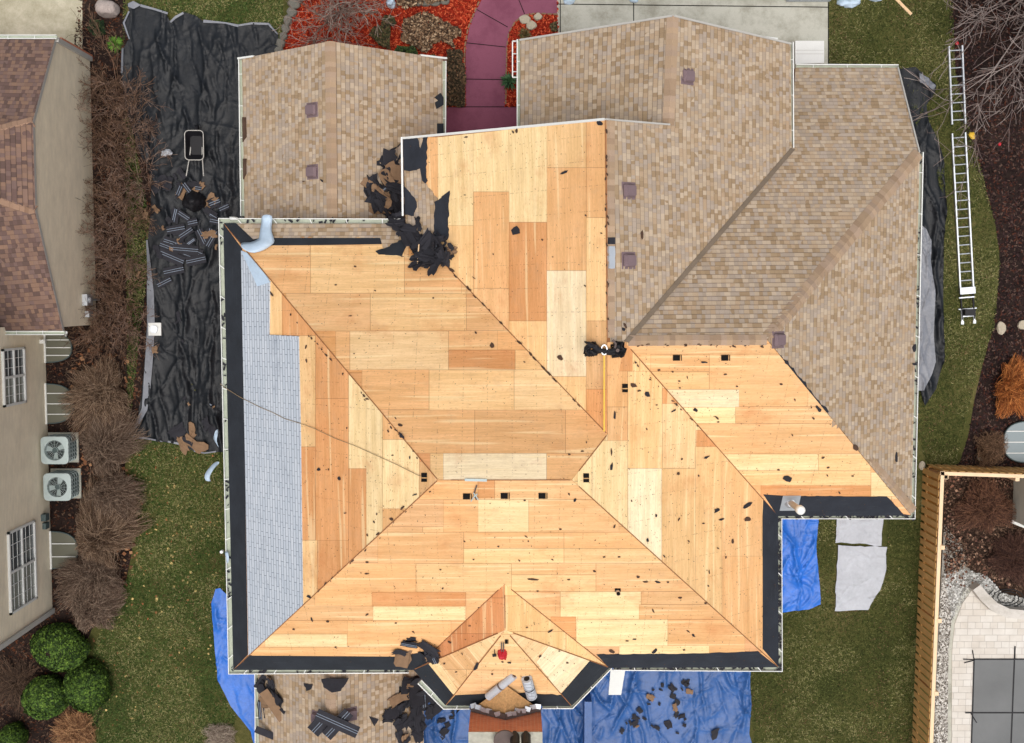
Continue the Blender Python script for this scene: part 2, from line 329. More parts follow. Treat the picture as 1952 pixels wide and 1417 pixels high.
class Slope:
    def __init__(s,verts):
        s.v=[P(*p) if not isinstance(p,Vector) else p for p in verts]; s.p=[px(q) for q in s.v]
        s.t=[]
        for t in tess(s.p):
            s.t.append(([s.p[i] for i in t],[s.v[i] for i in t]))
        n=Vector((0,0,0))
        for _,q in s.t:
            c=(q[1]-q[0]).cross(q[2]-q[0]); n+=c if c.z>0 else -c
        s.n=n.normalized(); s.x=Vector((0,0,1)).cross(s.n).normalized(); s.up=s.n.cross(s.x); s.o=s.v[0]
    def hit(s,u,v,k=None):
        d=ray(u,v); best=None
        for tp,tq in ([s.t[k]] if k is not None else s.t):
            n=(tq[1]-tq[0]).cross(tq[2]-tq[0]); t=(tq[0]-CP).dot(n)/d.dot(n); p=CP+d*t
            if k is not None: return p
            a=[(tp[(i+1)%3][0]-tp[i][0])*(v-tp[i][1])-(tp[(i+1)%3][1]-tp[i][1])*(u-tp[i][0]) for i in range(3)]
            if all(x>=-1e-6 for x in a) or all(x<=1e-6 for x in a): return p
            m=min(abs(x) for x in a)
            if best is None or m<best[0]: best=(m,p)
        return best[1]
    def uv(s,p): q=p-s.o; return (q.dot(s.x)+40,q.dot(s.up)+40)
    def pieces(s,poly):
        for st in tess(poly):
            sub=[poly[i] for i in st]
            for k,(tp,tq) in enumerate(s.t):
                c=clip(sub,tp)
                if c: yield k,c
    def lay(s,mb,poly,off=.01,th=None,col=None,rect=None,courses=0,mi=0):
        th=off if th is None else th
        for k,c in s.pieces(poly):
            P3=[s.hit(a,b,k) for a,b in c]
            n=s.n
            if courses:
                UV=[s.uv(p) for p in P3]; lo=min(u[1] for u in UV); hi=max(u[1] for u in UV)
                for r in range(int(lo//courses),int(hi//courses)+1):
                    a,b=r*courses,(r+1)*courses; band=clip([(u[0],u[1]) for u in UV],[(-999,a),(999,a),(999,b),(-999,b)])
                    if not band: continue
                    # map uv back to 3d on this triangle plane
                    tp,tq=s.t[k]; nn=(tq[1]-tq[0]).cross(tq[2]-tq[0]).normalized()
                    pts=[]
                    for (x,y) in band:
                        q=s.o+s.x*(x-40)+s.up*(y-40); q=q+s.n*((tq[0]-q).dot(nn)/s.n.dot(nn)); pts.append(q+n*(off+.014*(b-y)/courses))
                    if (pts[1]-pts[0]).cross(pts[2]-pts[1]).dot(n)<0: pts=pts[::-1]; band=band[::-1]
                    mb.face(pts,uv=band,col=col,mi=mi)
                    for i in range(len(pts)):
                        j=(i+1)%len(pts)
                        if abs(band[i][1]-a)<1e-4 and abs(band[j][1]-a)<1e-4: mb.face([pts[j],pts[i],pts[i]-n*.016,pts[j]-n*.016],uv=[(band[j][0],a+.001),(band[i][0],a+.001)]*2,col=col,mi=mi)
                continue
            top=[p+n*off for p in P3]; uv=[s.uv(p) for p in P3]; ea=eb=None
            if rect:
                x0,y0,x1,y1,W,H=rect
                ea=[((a-x0)/(x1-x0)*W,(b-y0)/(y1-y0)*H) for a,b in c]; eb=[((x1-a)/(x1-x0)*W,(y1-b)/(y1-y0)*H) for a,b in c]
            if (top[1]-top[0]).cross(top[2]-top[0]).dot(n)<0:
                top=top[::-1]; uv=uv[::-1]
                if ea: ea=ea[::-1]; eb=eb[::-1]
            mb.face(top,uv=uv,col=col,ea=ea,eb=eb,mi=mi)
            for i in range(len(top)):
                j=(i+1)%len(top); mb.face([top[j],top[i],top[i]-n*th,top[j]-n*th],uv=[uv[j],uv[i],uv[i],uv[j]],col=col,ea=[(0,0)]*4 if rect else None,eb=[(0,0)]*4 if rect else None,mi=mi)
def rag(poly,amp=2.5,step=7,seed=1,which=None):
    r=random.Random(seed); out=[]
    for i in range(len(poly)):
        a,b=poly[i],poly[(i+1)%len(poly)]; L=math.hypot(b[0]-a[0],b[1]-a[1]); out.append(a)
        if which is not None and i not in which: continue
        n=int(L/step)
        for k in range(1,n):
            t=(k+r.uniform(-.35,.35))/n; out.append((a[0]+(b[0]-a[0])*t+r.uniform(-amp,amp),a[1]+(b[1]-a[1])*t+r.uniform(-amp,amp)))
    return out
def rect(a,b,c,d): return [(a,b),(c,b),(c,d),(a,d)]
# value noise in numpy
def vnoise(x,y,seed=0):
    xi=np.floor(x).astype(np.int64); yi=np.floor(y).astype(np.int64); xf=x-xi; yf=y-yi
    def h(a,b):
        n=(a*374761393+b*668265263+seed*1442695041)&0xffffffff; n=((n^(n>>13))*1274126177)&0xffffffff; return ((n^(n>>16))&0xffff)/65535.
    s=xf*xf*(3-2*xf); t=yf*yf*(3-2*yf)
    return (h(xi,yi)*(1-s)+h(xi+1,yi)*s)*(1-t)+(h(xi,yi+1)*(1-s)+h(xi+1,yi+1)*s)*t
def fbm(x,y,seed=0,o=4): return sum(vnoise(x*2**i,y*2**i,seed+i)*.5**i for i in range(o))/sum(.5**i for i in range(o))
def inpoly(x,y,poly):
    c=np.zeros(x.shape,bool); n=len(poly)
    for i in range(n):
        x1,y1=poly[i][0],poly[i][1]; x2,y2=poly[(i+1)%n][0],poly[(i+1)%n][1]
        if y1==y2: continue
        m=((y1>y)!=(y2>y))&(x<(x2-x1)*(y-y1)/(y2-y1)+x1); c^=m
    return c
def world(poly,h=0.): return [tuple(P(u,v,h)[:2]) for u,v in poly]
def sheet(name,poly,z,mat,kind='structure',label=None,cat=None,th=0.):
    w=world(poly,z); mb=MB()
    if area2(w)<0: w=w[::-1]
    for t in tess(w):
        q=[(w[i][0],w[i][1],z) for i in t]
        if area2([x[:2] for x in q])<0: q=q[::-1]
        mb.face(q)
    if th:
        for i in range(len(w)):
            a,b=w[i],w[(i+1)%len(w)]; mb.face([(a[0],a[1],z),(a[0],a[1],z-th),(b[0],b[1],z-th),(b[0],b[1],z)])
    o=mb.build(name,mat); tag(o,label,cat,kind=kind); return o
def cloth(name,poly,z,mat,wr=(),cell=.06,seed=1,parent=None,base=None,cr=()):
    """wrinkled sheet. wr: list of (angle, across, along, amp); base: extra height function(x,y)"""
    w=world(poly,z); 
    # densify outline
    out=[]
    for i in range(len(w)):
        a,b=np.array(w[i]),np.array(w[(i+1)%len(w)]); n=max(1,int(np.hypot(*(b-a))/cell)); out+=[tuple(a+(b-a)*k/n) for k in range(n)]
    xs=[p[0] for p in w]; ys=[p[1] for p in w]; gx,gy=np.meshgrid(np.arange(min(xs),max(xs),cell),np.arange(min(ys),max(ys),cell)); gx=gx.ravel(); gy=gy.ravel()
    rs=np.random.RandomState(seed); gx=gx+rs.uniform(-.25,.25,gx.shape)*cell; gy=gy+rs.uniform(-.25,.25,gy.shape)*cell
    m=inpoly(gx,gy,w); gx=gx[m]; gy=gy[m]
    vs=[Vector(p) for p in out]+[Vector((a,b)) for a,b in zip(gx,gy)]
    V,E,F,_,_,_=delaunay_2d_cdt(vs,[(i,(i+1)%len(out)) for i in range(len(out))],[],1,1e-5)
    X=np.array([v.x for v in V]); Y=np.array([v.y for v in V]); H=np.zeros_like(X)
    for k,(ang,ac,al,amp) in enumerate(wr):
        wx=(fbm(X*.5,Y*.5,seed+20*k+5,3)-.5)*2.2; wy=(fbm(X*.5+9,Y*.5,seed+20*k+7,3)-.5)*2.2
        c,s=math.cos(ang),math.sin(ang); a=(X+wx)*c+(Y+wy)*s; b=-(X+wx)*s+(Y+wy)*c
        n=vnoise(a/al,b/ac,seed+31*k); n2=vnoise(a/al*1.7+5,b/ac*2.3,seed+31*k+3)
        H+=amp*((1-np.abs(2*n-1))**3+.5*(1-np.abs(2*n2-1))**3)*(.35+vnoise(X*.8,Y*.8,seed+k+77)*1.1)
    for (n_,ang,sd_,ln,wd_,amp) in cr:      # sharp creases
        x0,x1,y0,y1=X.min(),X.max(),Y.min(),Y.max()
        for i in range(n_):
            cx,cy=rs.uniform(x0,x1),rs.uniform(y0,y1); t=ang+rs.normal(0,sd_); L=ln*rs.uniform(.4,1.5); w_=wd_*rs.uniform(.5,1.6); a_=amp*rs.uniform(.3,1.3)*(1 if rs.rand()<.75 else -.6); bow=rs.normal(0,.12)
            dx,dy=X-cx,Y-cy; c,s=math.cos(t),math.sin(t); u_=dx*c+dy*s; m_=np.abs(u_)<L
            if not m_.any(): continue
            v_=(-dx*s+dy*c)[m_]+bow*(u_[m_]**2)/L+.03*np.sin(u_[m_]*5+i); f_=1-np.abs(u_[m_]/L); H[m_]+=a_*np.exp(-np.abs(v_)/w_)*np.minimum(1,f_*2.5)*(1-.3*(v_>0))
    if base is not None: H+=base(X,Y)
    me=bpy.data.meshes.new(name); me.from_pydata([(x,y,z+h) for x,y,h in zip(X,Y,H)],[],[tuple(f) if (V[f[1]]-V[f[0]]).cross(V[f[2]]-V[f[0]])>0 else tuple(f[::-1]) for f in F])
    me.materials.append(M[mat]); me.polygons.foreach_set('use_smooth',[True]*len(me.polygons)); me.update()
    return link(name,me,parent)
def scatter(name,poly,n,size,cols,mat,z=.01,seed=1,kind='stuff',label=None,cat=None,asp=.35,up=0.,excl=(),bend=0.,dens=None):
    """many small flat faces (chips, blades, leaves) as one object"""
    rs=np.random.RandomState(seed); w=world(poly); xs=[p[0] for p in w]; ys=[p[1] for p in w]
    x=rs.uniform(min(xs),max(xs),n*2); y=rs.uniform(min(ys),max(ys),n*2); m=inpoly(x,y,w)
    for e in excl: m&=~inpoly(x,y,world(e))
    if dens is not None: m&=rs.uniform(0,1,x.shape)<dens(x,y)
    x=x[m][:n]; y=y[m][:n]; n=len(x); an=rs.uniform(0,2*PI,n); L=size*rs.uniform(.5,1.4,n); W=L*asp*rs.uniform(.6,1.4,n)
    dx,dy=np.cos(an),np.sin(an); hz=rs.uniform(0,1,n)*up; tz=rs.uniform(-.5,.5,n)*L*.5
    v=np.zeros((n,4,3)); 
    for k,(a,b) in enumerate(((-.5,-.5),(.5,-.5),(.5,.5),(-.5,.5))):
        v[:,k,0]=x+dx*L*a-dy*W*b; v[:,k,1]=y+dy*L*a+dx*W*b; v[:,k,2]=z+hz+.5*L*.3+(a*tz if not bend else (a+.5)*bend*L)
    me=bpy.data.meshes.new(name); me.vertices.add(n*4); me.vertices.foreach_set('co',v.ravel()); me.loops.add(n*4); me.loops.foreach_set('vertex_index',np.arange(n*4)); me.polygons.add(n)
    me.polygons.foreach_set('loop_start',np.arange(n)*4)
    me.update(calc_edges=True)
    c=np.array([lin(q) for q in cols]); ci=rs.randint(0,len(cols),n); cc=np.ones((n,4,4),dtype=np.float32); cc[:,:,:3]=(c[ci]*rs.uniform(.7,1.25,(n,1)))[:,None,:]
    ca=me.color_attributes.new('Col','FLOAT_COLOR','CORNER'); ca.data.foreach_set('color',cc.ravel()); me.materials.append(M[mat])
    o=link(name,me); tag(o,label,cat,kind=kind); return o
# ================================================================ GROUND
mb=MB(); g=400
for a in range(-4,4):
    for b in range(-4,4): mb.face([(a*50,b*50,0),(a*50+50,b*50,0),(a*50+50,b*50+50,0),(a*50,b*50+50,0)])
tag(mb.build('lawn','grass',merge=True),kind='structure')
BEDL=[(155,-60),(235,-60),(243,60),(262,200),(300,420),(285,600),(275,720),(262,800),(240,850),(238,905),(247,975),(252,1050),(240,1110),(215,1150),(175,1200),(160,1240),(185,1290),(205,1330),(185,1380),(160,1480),(-150,1480),(-150,1190),(60,1190),(70,640),(140,100)]
sheet('mulch_bed',BEDL,.004,'mulch')
BEDR=[(1815,-60),(1808,60),(1822,140),(1832,240),(1862,330),(1895,420),(1905,480),(1900,570),(1888,640),(1872,700),(1858,760),(1846,830),(1830,880),(1815,900),(2100,900),(2100,-60)]
sheet('mulch_bed',BEDR,.004,'mulch')
BEDY=[(1790,885),(2100,885),(2100,1420),(1800,1480),(1775,1480)]
sheet('mulch_bed',BEDY,.008,'leafsoil')
RB=[(548,-60),(560,20),(545,60),(538,105),(535,180),(900,260),(1064,260),(1064,-60)]
sheet('red_mulch_bed',RB,.004,'redmulch')
sheet('side_driveway',[(-150,-60),(157,-60),(157,140),(120,160),(-150,160)],.006,'conc2')
sheet('driveway',[(1062,-60),(1580,-60),(1580,150),(1062,150)],.008,'conc')
# driveway joints
mb=MB()
for a,b in (((1062,8),(1580,14)),((1208,-60),(1208,130)),((1579,-60),(1579,130)),((1068,-60),(1068,130))): mb.bar(P(*a,.0095),P(*b,.0095),.03,.004)
tag(mb.build('driveway_joint','dark'),kind='structure')
PW=[(925,-60),(918,0),(905,25),(894,55),(888,90),(887,150),(888,204),(852,204),(845,300),(990,300),(986,204),(962,204),(964,150),(966,90),(970,62),(982,42),(1000,30),(1020,26),(1062,27),(1062,-60)]
sheet('walkway',PW,.012,'path')
mb=MB()
for a,b in (((889,82),(964,90)),((908,18),(968,52)),((985,-10),(1000,27)),((888,151),(964,152)),((852,204),(986,204))): mb.bar(P(*a,.0135),P(*b,.0135),.025,.004)
tag(mb.build('walkway_joint','dark'),kind='structure')
mb=MB()  # stone edging sunk along the walk
for path in ([(919,-10),(904,25),(892,55),(886,90),(885,150),(886,200)],[(1064,28),(1020,26),(1000,30),(982,42),(970,62),(966,90),(965,150),(964,200)]):
    for a,b in zip(path,path[1:]):
        A,B=P(*a),P(*b); n=max(1,int((B-A).length/.16))
        for k in range(n): q=A.lerp(B,(k+.5)/n); mb.bar(q-(B-A).normalized()*.07+Vector((0,0,.02)),q+(B-A).normalized()*.07+Vector((0,0,.02+rnd.uniform(-.008,.008))),.045,.05)
tag(mb.build('path_edging','tanscrap'),kind='structure')
# raised porch slab in front of the entry
sheet('entry_step',[(850,206),(990,206),(990,330),(850,330)],.17,'path',th=.17)
# pool side
GV=[(1793,1010),(1860,1060),(1900,1110),(2100,1190),(2100,1480),(1778,1480)]
sheet('gravel_strip',[(1800,1000),(1835,1040),(1850,1090),(1812,1190),(1808,1300),(1803,1480),(1772,1480)],.012,'gravel')
sheet('gravel_bed',[(1800,1110),(1835,1090),(1880,1100),(1912,1135),(1960,1150),(2000,1200),(1850,1200),(1800,1200)],.010,'gravel')
PT=[(1858,1118),(1835,1150),(1820,1190),(1815,1240),(1814,1480),(2100,1480),(2100,1170),(1952,1172),(1920,1170),(1890,1150)]
sheet('patio',PT,.05,'paver',th=.05)
sheet('patio_border',[(1850,1110),(1828,1142),(1814,1185),(1808,1240),(1806,1480),(1813,1480),(1815,1240),(1821,1190),(1836,1150),(1858,1118)],.03,'conc',th=.03)
ex=[world(p) for p in ()]
# loose ground cover
LW=[(235,-20),(540,-20),(540,120),(470,1290),(420,1480),(150,1480),(180,1230),(262,1060),(245,850)]; LX=[[(243,8),(430,45),(528,65),(480,480),(415,860),(245,830),(290,440),(232,140)]]
RW_=[(1430,1285),(1500,990),(1750,990),(1765,890),(1740,780),(1800,380),(1700,130),(1580,120),(1580,-20),(1815,-20),(1820,140),(1895,420),(1905,500),(1895,620),(1850,760),(1820,890),(1765,895),(1745,1480),(1440,1480)]; RX=[[(1592,990),(1692,990),(1688,1095),(1655,1163),(1590,1165)]]
def dn(lo,hi,sc,sd_): return lambda x,y: np.clip((fbm(x*sc,y*sc,sd_,4)-lo)/(hi-lo),0,1)
GA=[(62,72,36),(82,88,46),(50,58,30),(100,102,58)]; GB=[(124,122,78),(102,106,60),(144,138,96),(86,90,50)]; GC=[(104,84,58),(84,66,46),(126,104,76)]
for pl_,xx,sd_ in ((LW,LX,3),(RW_,RX,4)):
    scatter('grass',pl_,90000,.06,[(x-10,y+2,z-2) for x,y,z in GA] if sd_==3 else GA,'blade',seed=sd_,asp=.2,bend=.5,excl=xx)
    scatter('grass',pl_,70000,.06,GB,'blade',z=.02,seed=sd_+30,asp=.2,bend=.5,excl=xx,dens=dn(.42,.66,.9,sd_))
    scatter('grass',pl_,16000,.05,GC,'blade',z=.02,seed=sd_+60,asp=.3,bend=.2,excl=xx,dens=dn(.5,.7,1.6,sd_+9))
scatter('mulch_chips',BEDL[:8]+BEDL[8:],26000,.07,[(48,36,32),(70,52,44),(30,22,20),(96,76,62),(84,50,34)],'chip',z=.006,seed=5)
scatter('mulch_chips',BEDR,22000,.07,[(44,32,32),(60,44,44),(28,20,20),(88,70,62),(76,44,34)],'chip',z=.006,seed=6)
scatter('mulch_chips',[(1800,905),(2100,905),(2100,1130),(1930,1130),(1880,1095),(1840,1080),(1800,1100)],14000,.075,[(52,38,32),(72,54,44),(34,26,22),(100,80,66)],'chip',z=.01,seed=7)
scatter('red_mulch_chips',RB,26000,.06,[(158,48,30),(132,34,22),(182,72,44),(100,24,16),(196,96,62)],'chip',z=.006,seed=8,excl=[PW])
scatter('gravel_stones',[(1796,1100),(1832,1090),(1812,1190),(1806,1480),(1776,1480)],9000,.05,[(150,146,138),(196,192,184),(110,104,98),(88,80,70),(214,212,206)],'chip',z=.014,seed=9,asp=.8)
scatter('gravel_stones',[(1800,1095),(1838,1085),(1880,1098),(1912,1132),(1990,1150),(1990,1175),(1900,1150),(1858,1118),(1815,1180)],5000,.05,[(150,150,146),(196,196,192),(120,118,112)],'chip',z=.02,seed=10,asp=.8)
scatter('fallen_leaves',[(160,640),(262,700),(262,1100),(170,1240),(130,700)],420,.09,[(120,80,54),(150,112,80),(92,60,44)],'leaf',z=.03,seed=11,asp=.7)
scatter('fallen_leaves',[(240,840),(420,870),(420,1300),(200,1400),(170,1230),(250,1100)],260,.06,[(170,150,96),(196,170,110),(150,96,60)],'leaf',z=.03,seed=12,asp=.7)
scatter('fallen_leaves',[(1800,905),(1925,905),(1925,1120),(1800,1120)],500,.06,[(110,76,60),(86,58,48),(146,116,96)],'leaf',z=.03,seed=13,asp=.7)

# ================================================================ HOUSE
HE=5.88
V=dict(A=(427,427,HE),B=(446,1276,HE),C=(1483,1271,HE),D=(1482,983,HE),E=(1736,982,HE),F=(1752,292,HE),G=(1711,130,3.67),G2=(1516,130,3.67),
 V1=(1508,284,HE-.1),CE=(1506,84,5.80),CN=(1283,31,8.85),CV=(1275,238,8.85),BN=(1153,228,10.19),BL1=(770,264,5.95),BL2=(774,427,HE),J=(1158,828,10.19),
 RW=(1190,652,9.96),RE=(1462,648,9.96),R1=(835,915,10.94),R2=(1090,915,10.94),CL1=(992,77,5.82),CL2=(992,250,5.82),
 SW=(850,1344,HE),SE=(1089,1345,HE),E0=(1161,1272,HE),W0=(789,1276,HE))
house=empty('house',(0,-2,0),'large house being reroofed, half bare plywood and half tan shingles','house')
W=dict(S=Slope([V[k] for k in ('A','R1','B')])); 
SL={}
def slope(name,keys,extra=None):
    s=Slope([V[k] for k in keys]); SL[name]=s; return s
slope('west',['A','R1','B']); slope('north_mid',['A','BL2','J','R2','R1']); slope('b_left',['BL1','BN','J','BL2'])
slope('east',['R2','J','RW','D','C']); slope('b_right',['BN','CV','CN','CE','V1','RW','J']); slope('c_left',['CL1','CN','CV','CL2'])
slope('north',['RW','RE','F','G','G2','V1']); slope('far_east',['RE','E','F']); slope('south_right',['RW','D','E','RE'])
# the bay: top of its ridge lies on the south slope
tmp=Slope([V['B'],V['R1'],V['R2'],V['C']])
T3=tmp.hit(962,1113); V['T']=(962,1113,T3.z); V['K']=(963,1201,T3.z-.02)
slope('south',['B','R1','R2','C','E0','T','W0'])
slope('bay_west',['T','K','W0']); slope('bay_east',['T','E0','K']); slope('bay_sw',['K','SW','W0']); slope('bay_s',['K','SE','SW']); slope('bay_se',['K','E0','SE'])
decks={}
for k,s in SL.items():
    mb=MB()
    for tp,tq in s.t:
        q=tq if (tq[1]-tq[0]).cross(tq[2]-tq[0]).z>0 else tq[::-1]
        mb.face(q,uv=[s.uv(p) for p in q],col=lin((150,104,66)))
    n=len(s.v)
    for i in range(n):
        a,b=s.v[i],s.v[(i+1)%n]; mb.face([a,b,b-Vector((0,0,.14)),a-Vector((0,0,.14))],col=lin((150,104,66)))
    decks[k]=mb.build('roof_slope','ply',house)
# ---- plywood sheets
TN=dict(P=(242,212,158),L=(236,194,138),M=(228,177,122),O=(218,158,104),R=(214,150,100),W=(243,222,182),m=(228,181,128),l=(237,200,148))
def ply(name,gen,sheets,region=None,seed=1,vert=False):
    """gen: fill tones; sheets: traced px rects"""
    s=SL[name]; mb=MB(); r=random.Random(seed); k=0
    poly=region or s.p
    us=[p[0] for p in poly]; vs=[p[1] for p in poly]
    lo,hi=(min(vs),max(vs)) if not vert else (min(us),max(us)); l2,h2=(min(us),max(us)) if not vert else (min(vs),max(vs))
    st=68 if not vert else 66; y=hi
    def cl(rc): # intersect rect with (possibly concave) region via clipping triangles
        out=[]
        for t in tess(poly):
            c=clip(rc,[poly[i] for i in t])
            if c: out.append(c)
        return out
    def add(x0,y0,x1,y1,t,off):
        if vert: x0,y0,x1,y1=y0,x0,y1,x1
        c0=TN[t]; j=r.uniform(-.05,.05); c=lin(tuple(min(250,x*(1+j)+r.uniform(-3,3)) for x in c0)); sc=76.
        Wm,Hm=(x1-x0)/sc,(y1-y0)/sc
        for c_ in cl(rect(x0,y0,x1,y1)): s.lay(mb,c_,off,off*.999,col=c,rect=(x0,y0,x1,y1,Wm,Hm))
    # fill
    odd=0
    while y>lo:
        x=l2-r.uniform(0,150)
        while x<h2:
            L=186
            add(x,y-st,x+L,y,r.choice(gen),.006); x+=L
        y-=st
    for (x0,y0,x1,y1,t) in sheets:
        k+=1; c0=TN[t]; j=r.uniform(-.03,.03); c=lin(tuple(min(252,x*(1+j)) for x in c0)); sc=76.
        for c_ in cl(rect(x0,y0,x1,y1)): s.lay(mb,c_,.009+.0003*k,.004,col=c,rect=(x0,y0,x1,y1,(x1-x0)/sc,(y1-y0)/sc))
    return mb.build('plywood_sheets','ply',decks[name])
ply('b_left','MmL',[(812,255,836,430,'M'),(835,230,903,432,'P'),(902,225,971,366,'P'),(970,225,1044,424,'P'),(903,366,971,550,'M'),(836,430,903,560,'L'),(1043,225,1118,320,'L'),(1118,225,1162,320,'M'),(1043,320,1118,516,'M'),(1118,320,1162,415,'M'),(971,424,1043,612,'O'),(1118,415,1162,612,'L'),(1043,516,1118,718,'W'),(903,550,971,640,'m'),(971,612,1043,710,'L'),(1118,612,1162,742,'m'),(1043,718,1118,800,'L'),(1118,742,1162,860,'O')],seed=2,vert=True,
  region=[(812,262),(836,262),(1153,228),(1158,828),(775,428),(812,480)])
ply('north_mid','MmO',[(470,468,592,492,'m'),(592,468,771,492,'L'),(470,490,592,560,'M'),(592,490,771,560,'L'),(771,490,880,560,'M'),(545,560,706,632,'m'),(706,560,889,631,'L'),(889,560,960,631,'m'),(640,632,667,705,'M'),(667,632,855,706,'l'),(855,631,982,668,'m'),(855,668,982,706,'O'),(948,631,1060,668,'M'),(982,668,1060,706,'L'),(690,705,818,782,'M'),(818,706,980,783,'L'),(980,706,1120,784,'l'),(740,782,905,865,'M'),(905,782,1078,865,'M'),(1078,782,1160,865,'M'),(820,865,846,916,'L'),(845,865,1042,916,'W'),(1042,865,1130,916,'M')],seed=3)
ply('west','MO',[(512,530,540,640,'L'),(538,540,602,640,'O'),(570,640,602,852,'L'),(602,600,665,760,'O'),(602,760,665,1040,'O'),(665,715,699,894,'P'),(698,740,730,1040,'P'),(730,790,800,838,'M'),(730,838,800,970,'P'),(800,880,836,945,'m'),(570,852,602,1030,'O'),(665,893,699,1080,'O'),(570,1030,606,1152,'L'),(606,1030,665,1130,'O')],seed=4,vert=True)
ply('south','Mm',[(800,915,911,952,'M'),(911,915,943,952,'O'),(943,915,1130,952,'m'),(845,952,912,1014,'M'),(911,952,1008,1014,'P'),(1008,952,1180,1014,'m'),(720,1014,884,1074,'M'),(884,1014,1075,1045,'M'),(884,1045,1075,1073,'L'),(1075,1014,1260,1045,'M'),(1075,1045,1290,1073,'L'),(600,1073,793,1155,'M'),(793,1074,975,1128,'L'),(975,1073,1136,1095,'m'),(975,1095,1136,1127,'L'),(1136,1073,1340,1127,'m'),(709,1128,888,1156,'O'),(888,1127,1068,1180,'m'),(1068,1127,1222,1180,'P'),(1222,1127,1350,1152,'m'),(1218,1152,1380,1180,'M'),(711,1155,888,1182,'P'),(520,1182,700,1208,'M'),(505,1208,662,1233,'P'),(662,1182,860,1233,'M'),(480,1233,800,1252,'M'),(1050,1175,1098,1215,'O'),(1098,1180,1273,1232,'P'),(1273,1180,1420,1244,'M'),(1180,1230,1352,1250,'P'),(1352,1243,1500,1265,'M')],seed=5)
ply('east','PL',[(1158,655,1196,776,'M'),(1158,776,1196,842,'m'),(1100,840,1128,1000,'P'),(1128,840,1196,1060,'P'),(1196,708,1262,893,'L'),(1262,700,1325,893,'l'),(1262,740,1300,770,'O'),(1196,893,1261,1080,'W'),(1261,893,1326,1130,'L'),(1325,850,1385,1180,'L'),(1326,820,1380,852,'O'),(1375,880,1452,1200,'m'),(1377,1060,1490,1290,'M'),(1165,655,1205,708,'O')],seed=6,vert=True)
ply('south_right','ML',[(1190,655,1480,675,'m'),(1240,675,1352,708,'M'),(1200,708,1352,742,'L'),(1352,675,1540,775,'m'),(1240,742,1409,776,'W'),(1290,776,1402,807,'P'),(1402,775,1620,807,'m'),(1320,807,1640,865,'m'),(1380,865,1560,897,'P'),(1560,865,1660,897,'L'),(1400,897,1660,926,'L'),(1450,925,1660,946,'O'),(1660,900,1710,946,'P')],seed=7)
for k,t,sd_ in (('bay_west','R',8),('bay_east','L',9),('bay_sw','m',10),('bay_s','L',11),('bay_se','l',12)): ply(k,t,[],seed=sd_)
s=SL['bay_sw']; mb=MB(); s.lay(mb,[(815,1268),(831,1254),(876,1318),(866,1328)],.018,col=lin(TN['P']),rect=(815,1254,876,1328,.8,1)); mb.build('plywood_patch','ply',decks['bay_sw']); mb=MB(); s.lay(mb,[(885,1226),(960,1202),(912,1262)],.018,col=lin(TN['l']),rect=(880,1200,965,1262,1,1)); mb.build('plywood_patch','ply',decks['bay_sw'])
s=SL['bay_se']; mb=MB(); s.lay(mb,[(1048,1228),(1130,1252),(1068,1322),(1022,1262)],.018,col=lin(TN['W']),rect=(1022,1228,1130,1322,1,1)); mb.build('plywood_patch','ply',decks['bay_se'])
# ---- shingle fields
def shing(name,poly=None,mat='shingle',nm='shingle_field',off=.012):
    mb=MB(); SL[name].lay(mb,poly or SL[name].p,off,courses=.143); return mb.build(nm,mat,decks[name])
BRP=[(1160,228),(1275,238),(1283,31),(1506,84),(1508,284),(1190,652),(1162,652)]
shing('b_right',rag(BRP,1.2,8,3,[6])); shing('c_left'); shing('north')
shing('far_east',rag([(1462,648),(1752,292),(1736,982),(1727,982),(1690,935),(1628,862),(1578,800),(1540,748),(1490,682)],3,6,5,[3,4,5,6,7,8]))
shing('north_mid',rag([(445,424),(772,428),(782,470),(735,478),(720,455),(500,455),(480,458)],2.5,6,6,[2,3,4,5,6]))
shing('b_left',rag([(782,262),(812,262),(812,300),(808,345),(815,352),(838,385),(834,432),(838,452),(800,470),(776,428),(766,380),(768,290)],2,6,7,[3,4,5,6]))
# strip at right of main ridge that is bare between J and RW on b_right : ply
# ---- felt strips
def felt(name,poly,mat='felt',off=.026,nm='felt_strip'):
    mb=MB(); SL[name].lay(mb,poly,off); return mb.build(nm,mat,decks[name])
felt('west',[(427,427),(462,474),(462,560),(473,1248),(446,1276)])
felt('north_mid',[(427,427),(437,431),(480,458),(500,455),(725,455),(728,466),(600,468),(463,469)],off=.026)
felt('north_mid',rag([(716,480),(735,474),(770,455),(775,470),(765,490),(770,490),(722,486)],1.5,5,4))
felt('south',[(446,1276),(475,1249),(760,1251),(815,1240),(835,1266),(789,1277),(600,1277)]); felt('bay_west',[(787,1277),(790,1240),(826,1244),(834,1254)],off=.03)
felt('bay_sw',[(787,1276),(790,1256),(815,1262),(868,1328),(862,1334),(850,1345)]); felt('bay_s',rag([(850,1345),(868,1325),(930,1322),(1000,1320),(1070,1324),(1089,1346)],1.5,9,3,[2,3]))
felt('bay_se',[(1089,1345),(1068,1324),(1127,1256),(1140,1248),(1161,1272)])
felt('south',rag([(1161,1272),(1137,1247),(1300,1245),(1445,1241),(1483,1271)],.8,10,2,[1,2]),'felt_w')
felt('east',[(1483,1271),(1453,1237),(1453,985),(1455,942),(1482,983)],'felt_w')
felt('south_right',rag([(1455,942),(1500,945),(1690,946),(1700,955),(1722,980),(1736,982),(1482,983)],.8,8,2,[1,2,3]),'felt_w')
felt('b_left',rag([(768,264),(796,262),(802,285),(812,300),(808,320),(800,322),(782,327),(768,322)],1.5,6,3),'felt_w',.035)
felt('b_left',rag([(808,262),(816,262),(813,330),(816,345),(812,350),(806,345),(798,300)],1.5,6,4),'felt_w',.03)
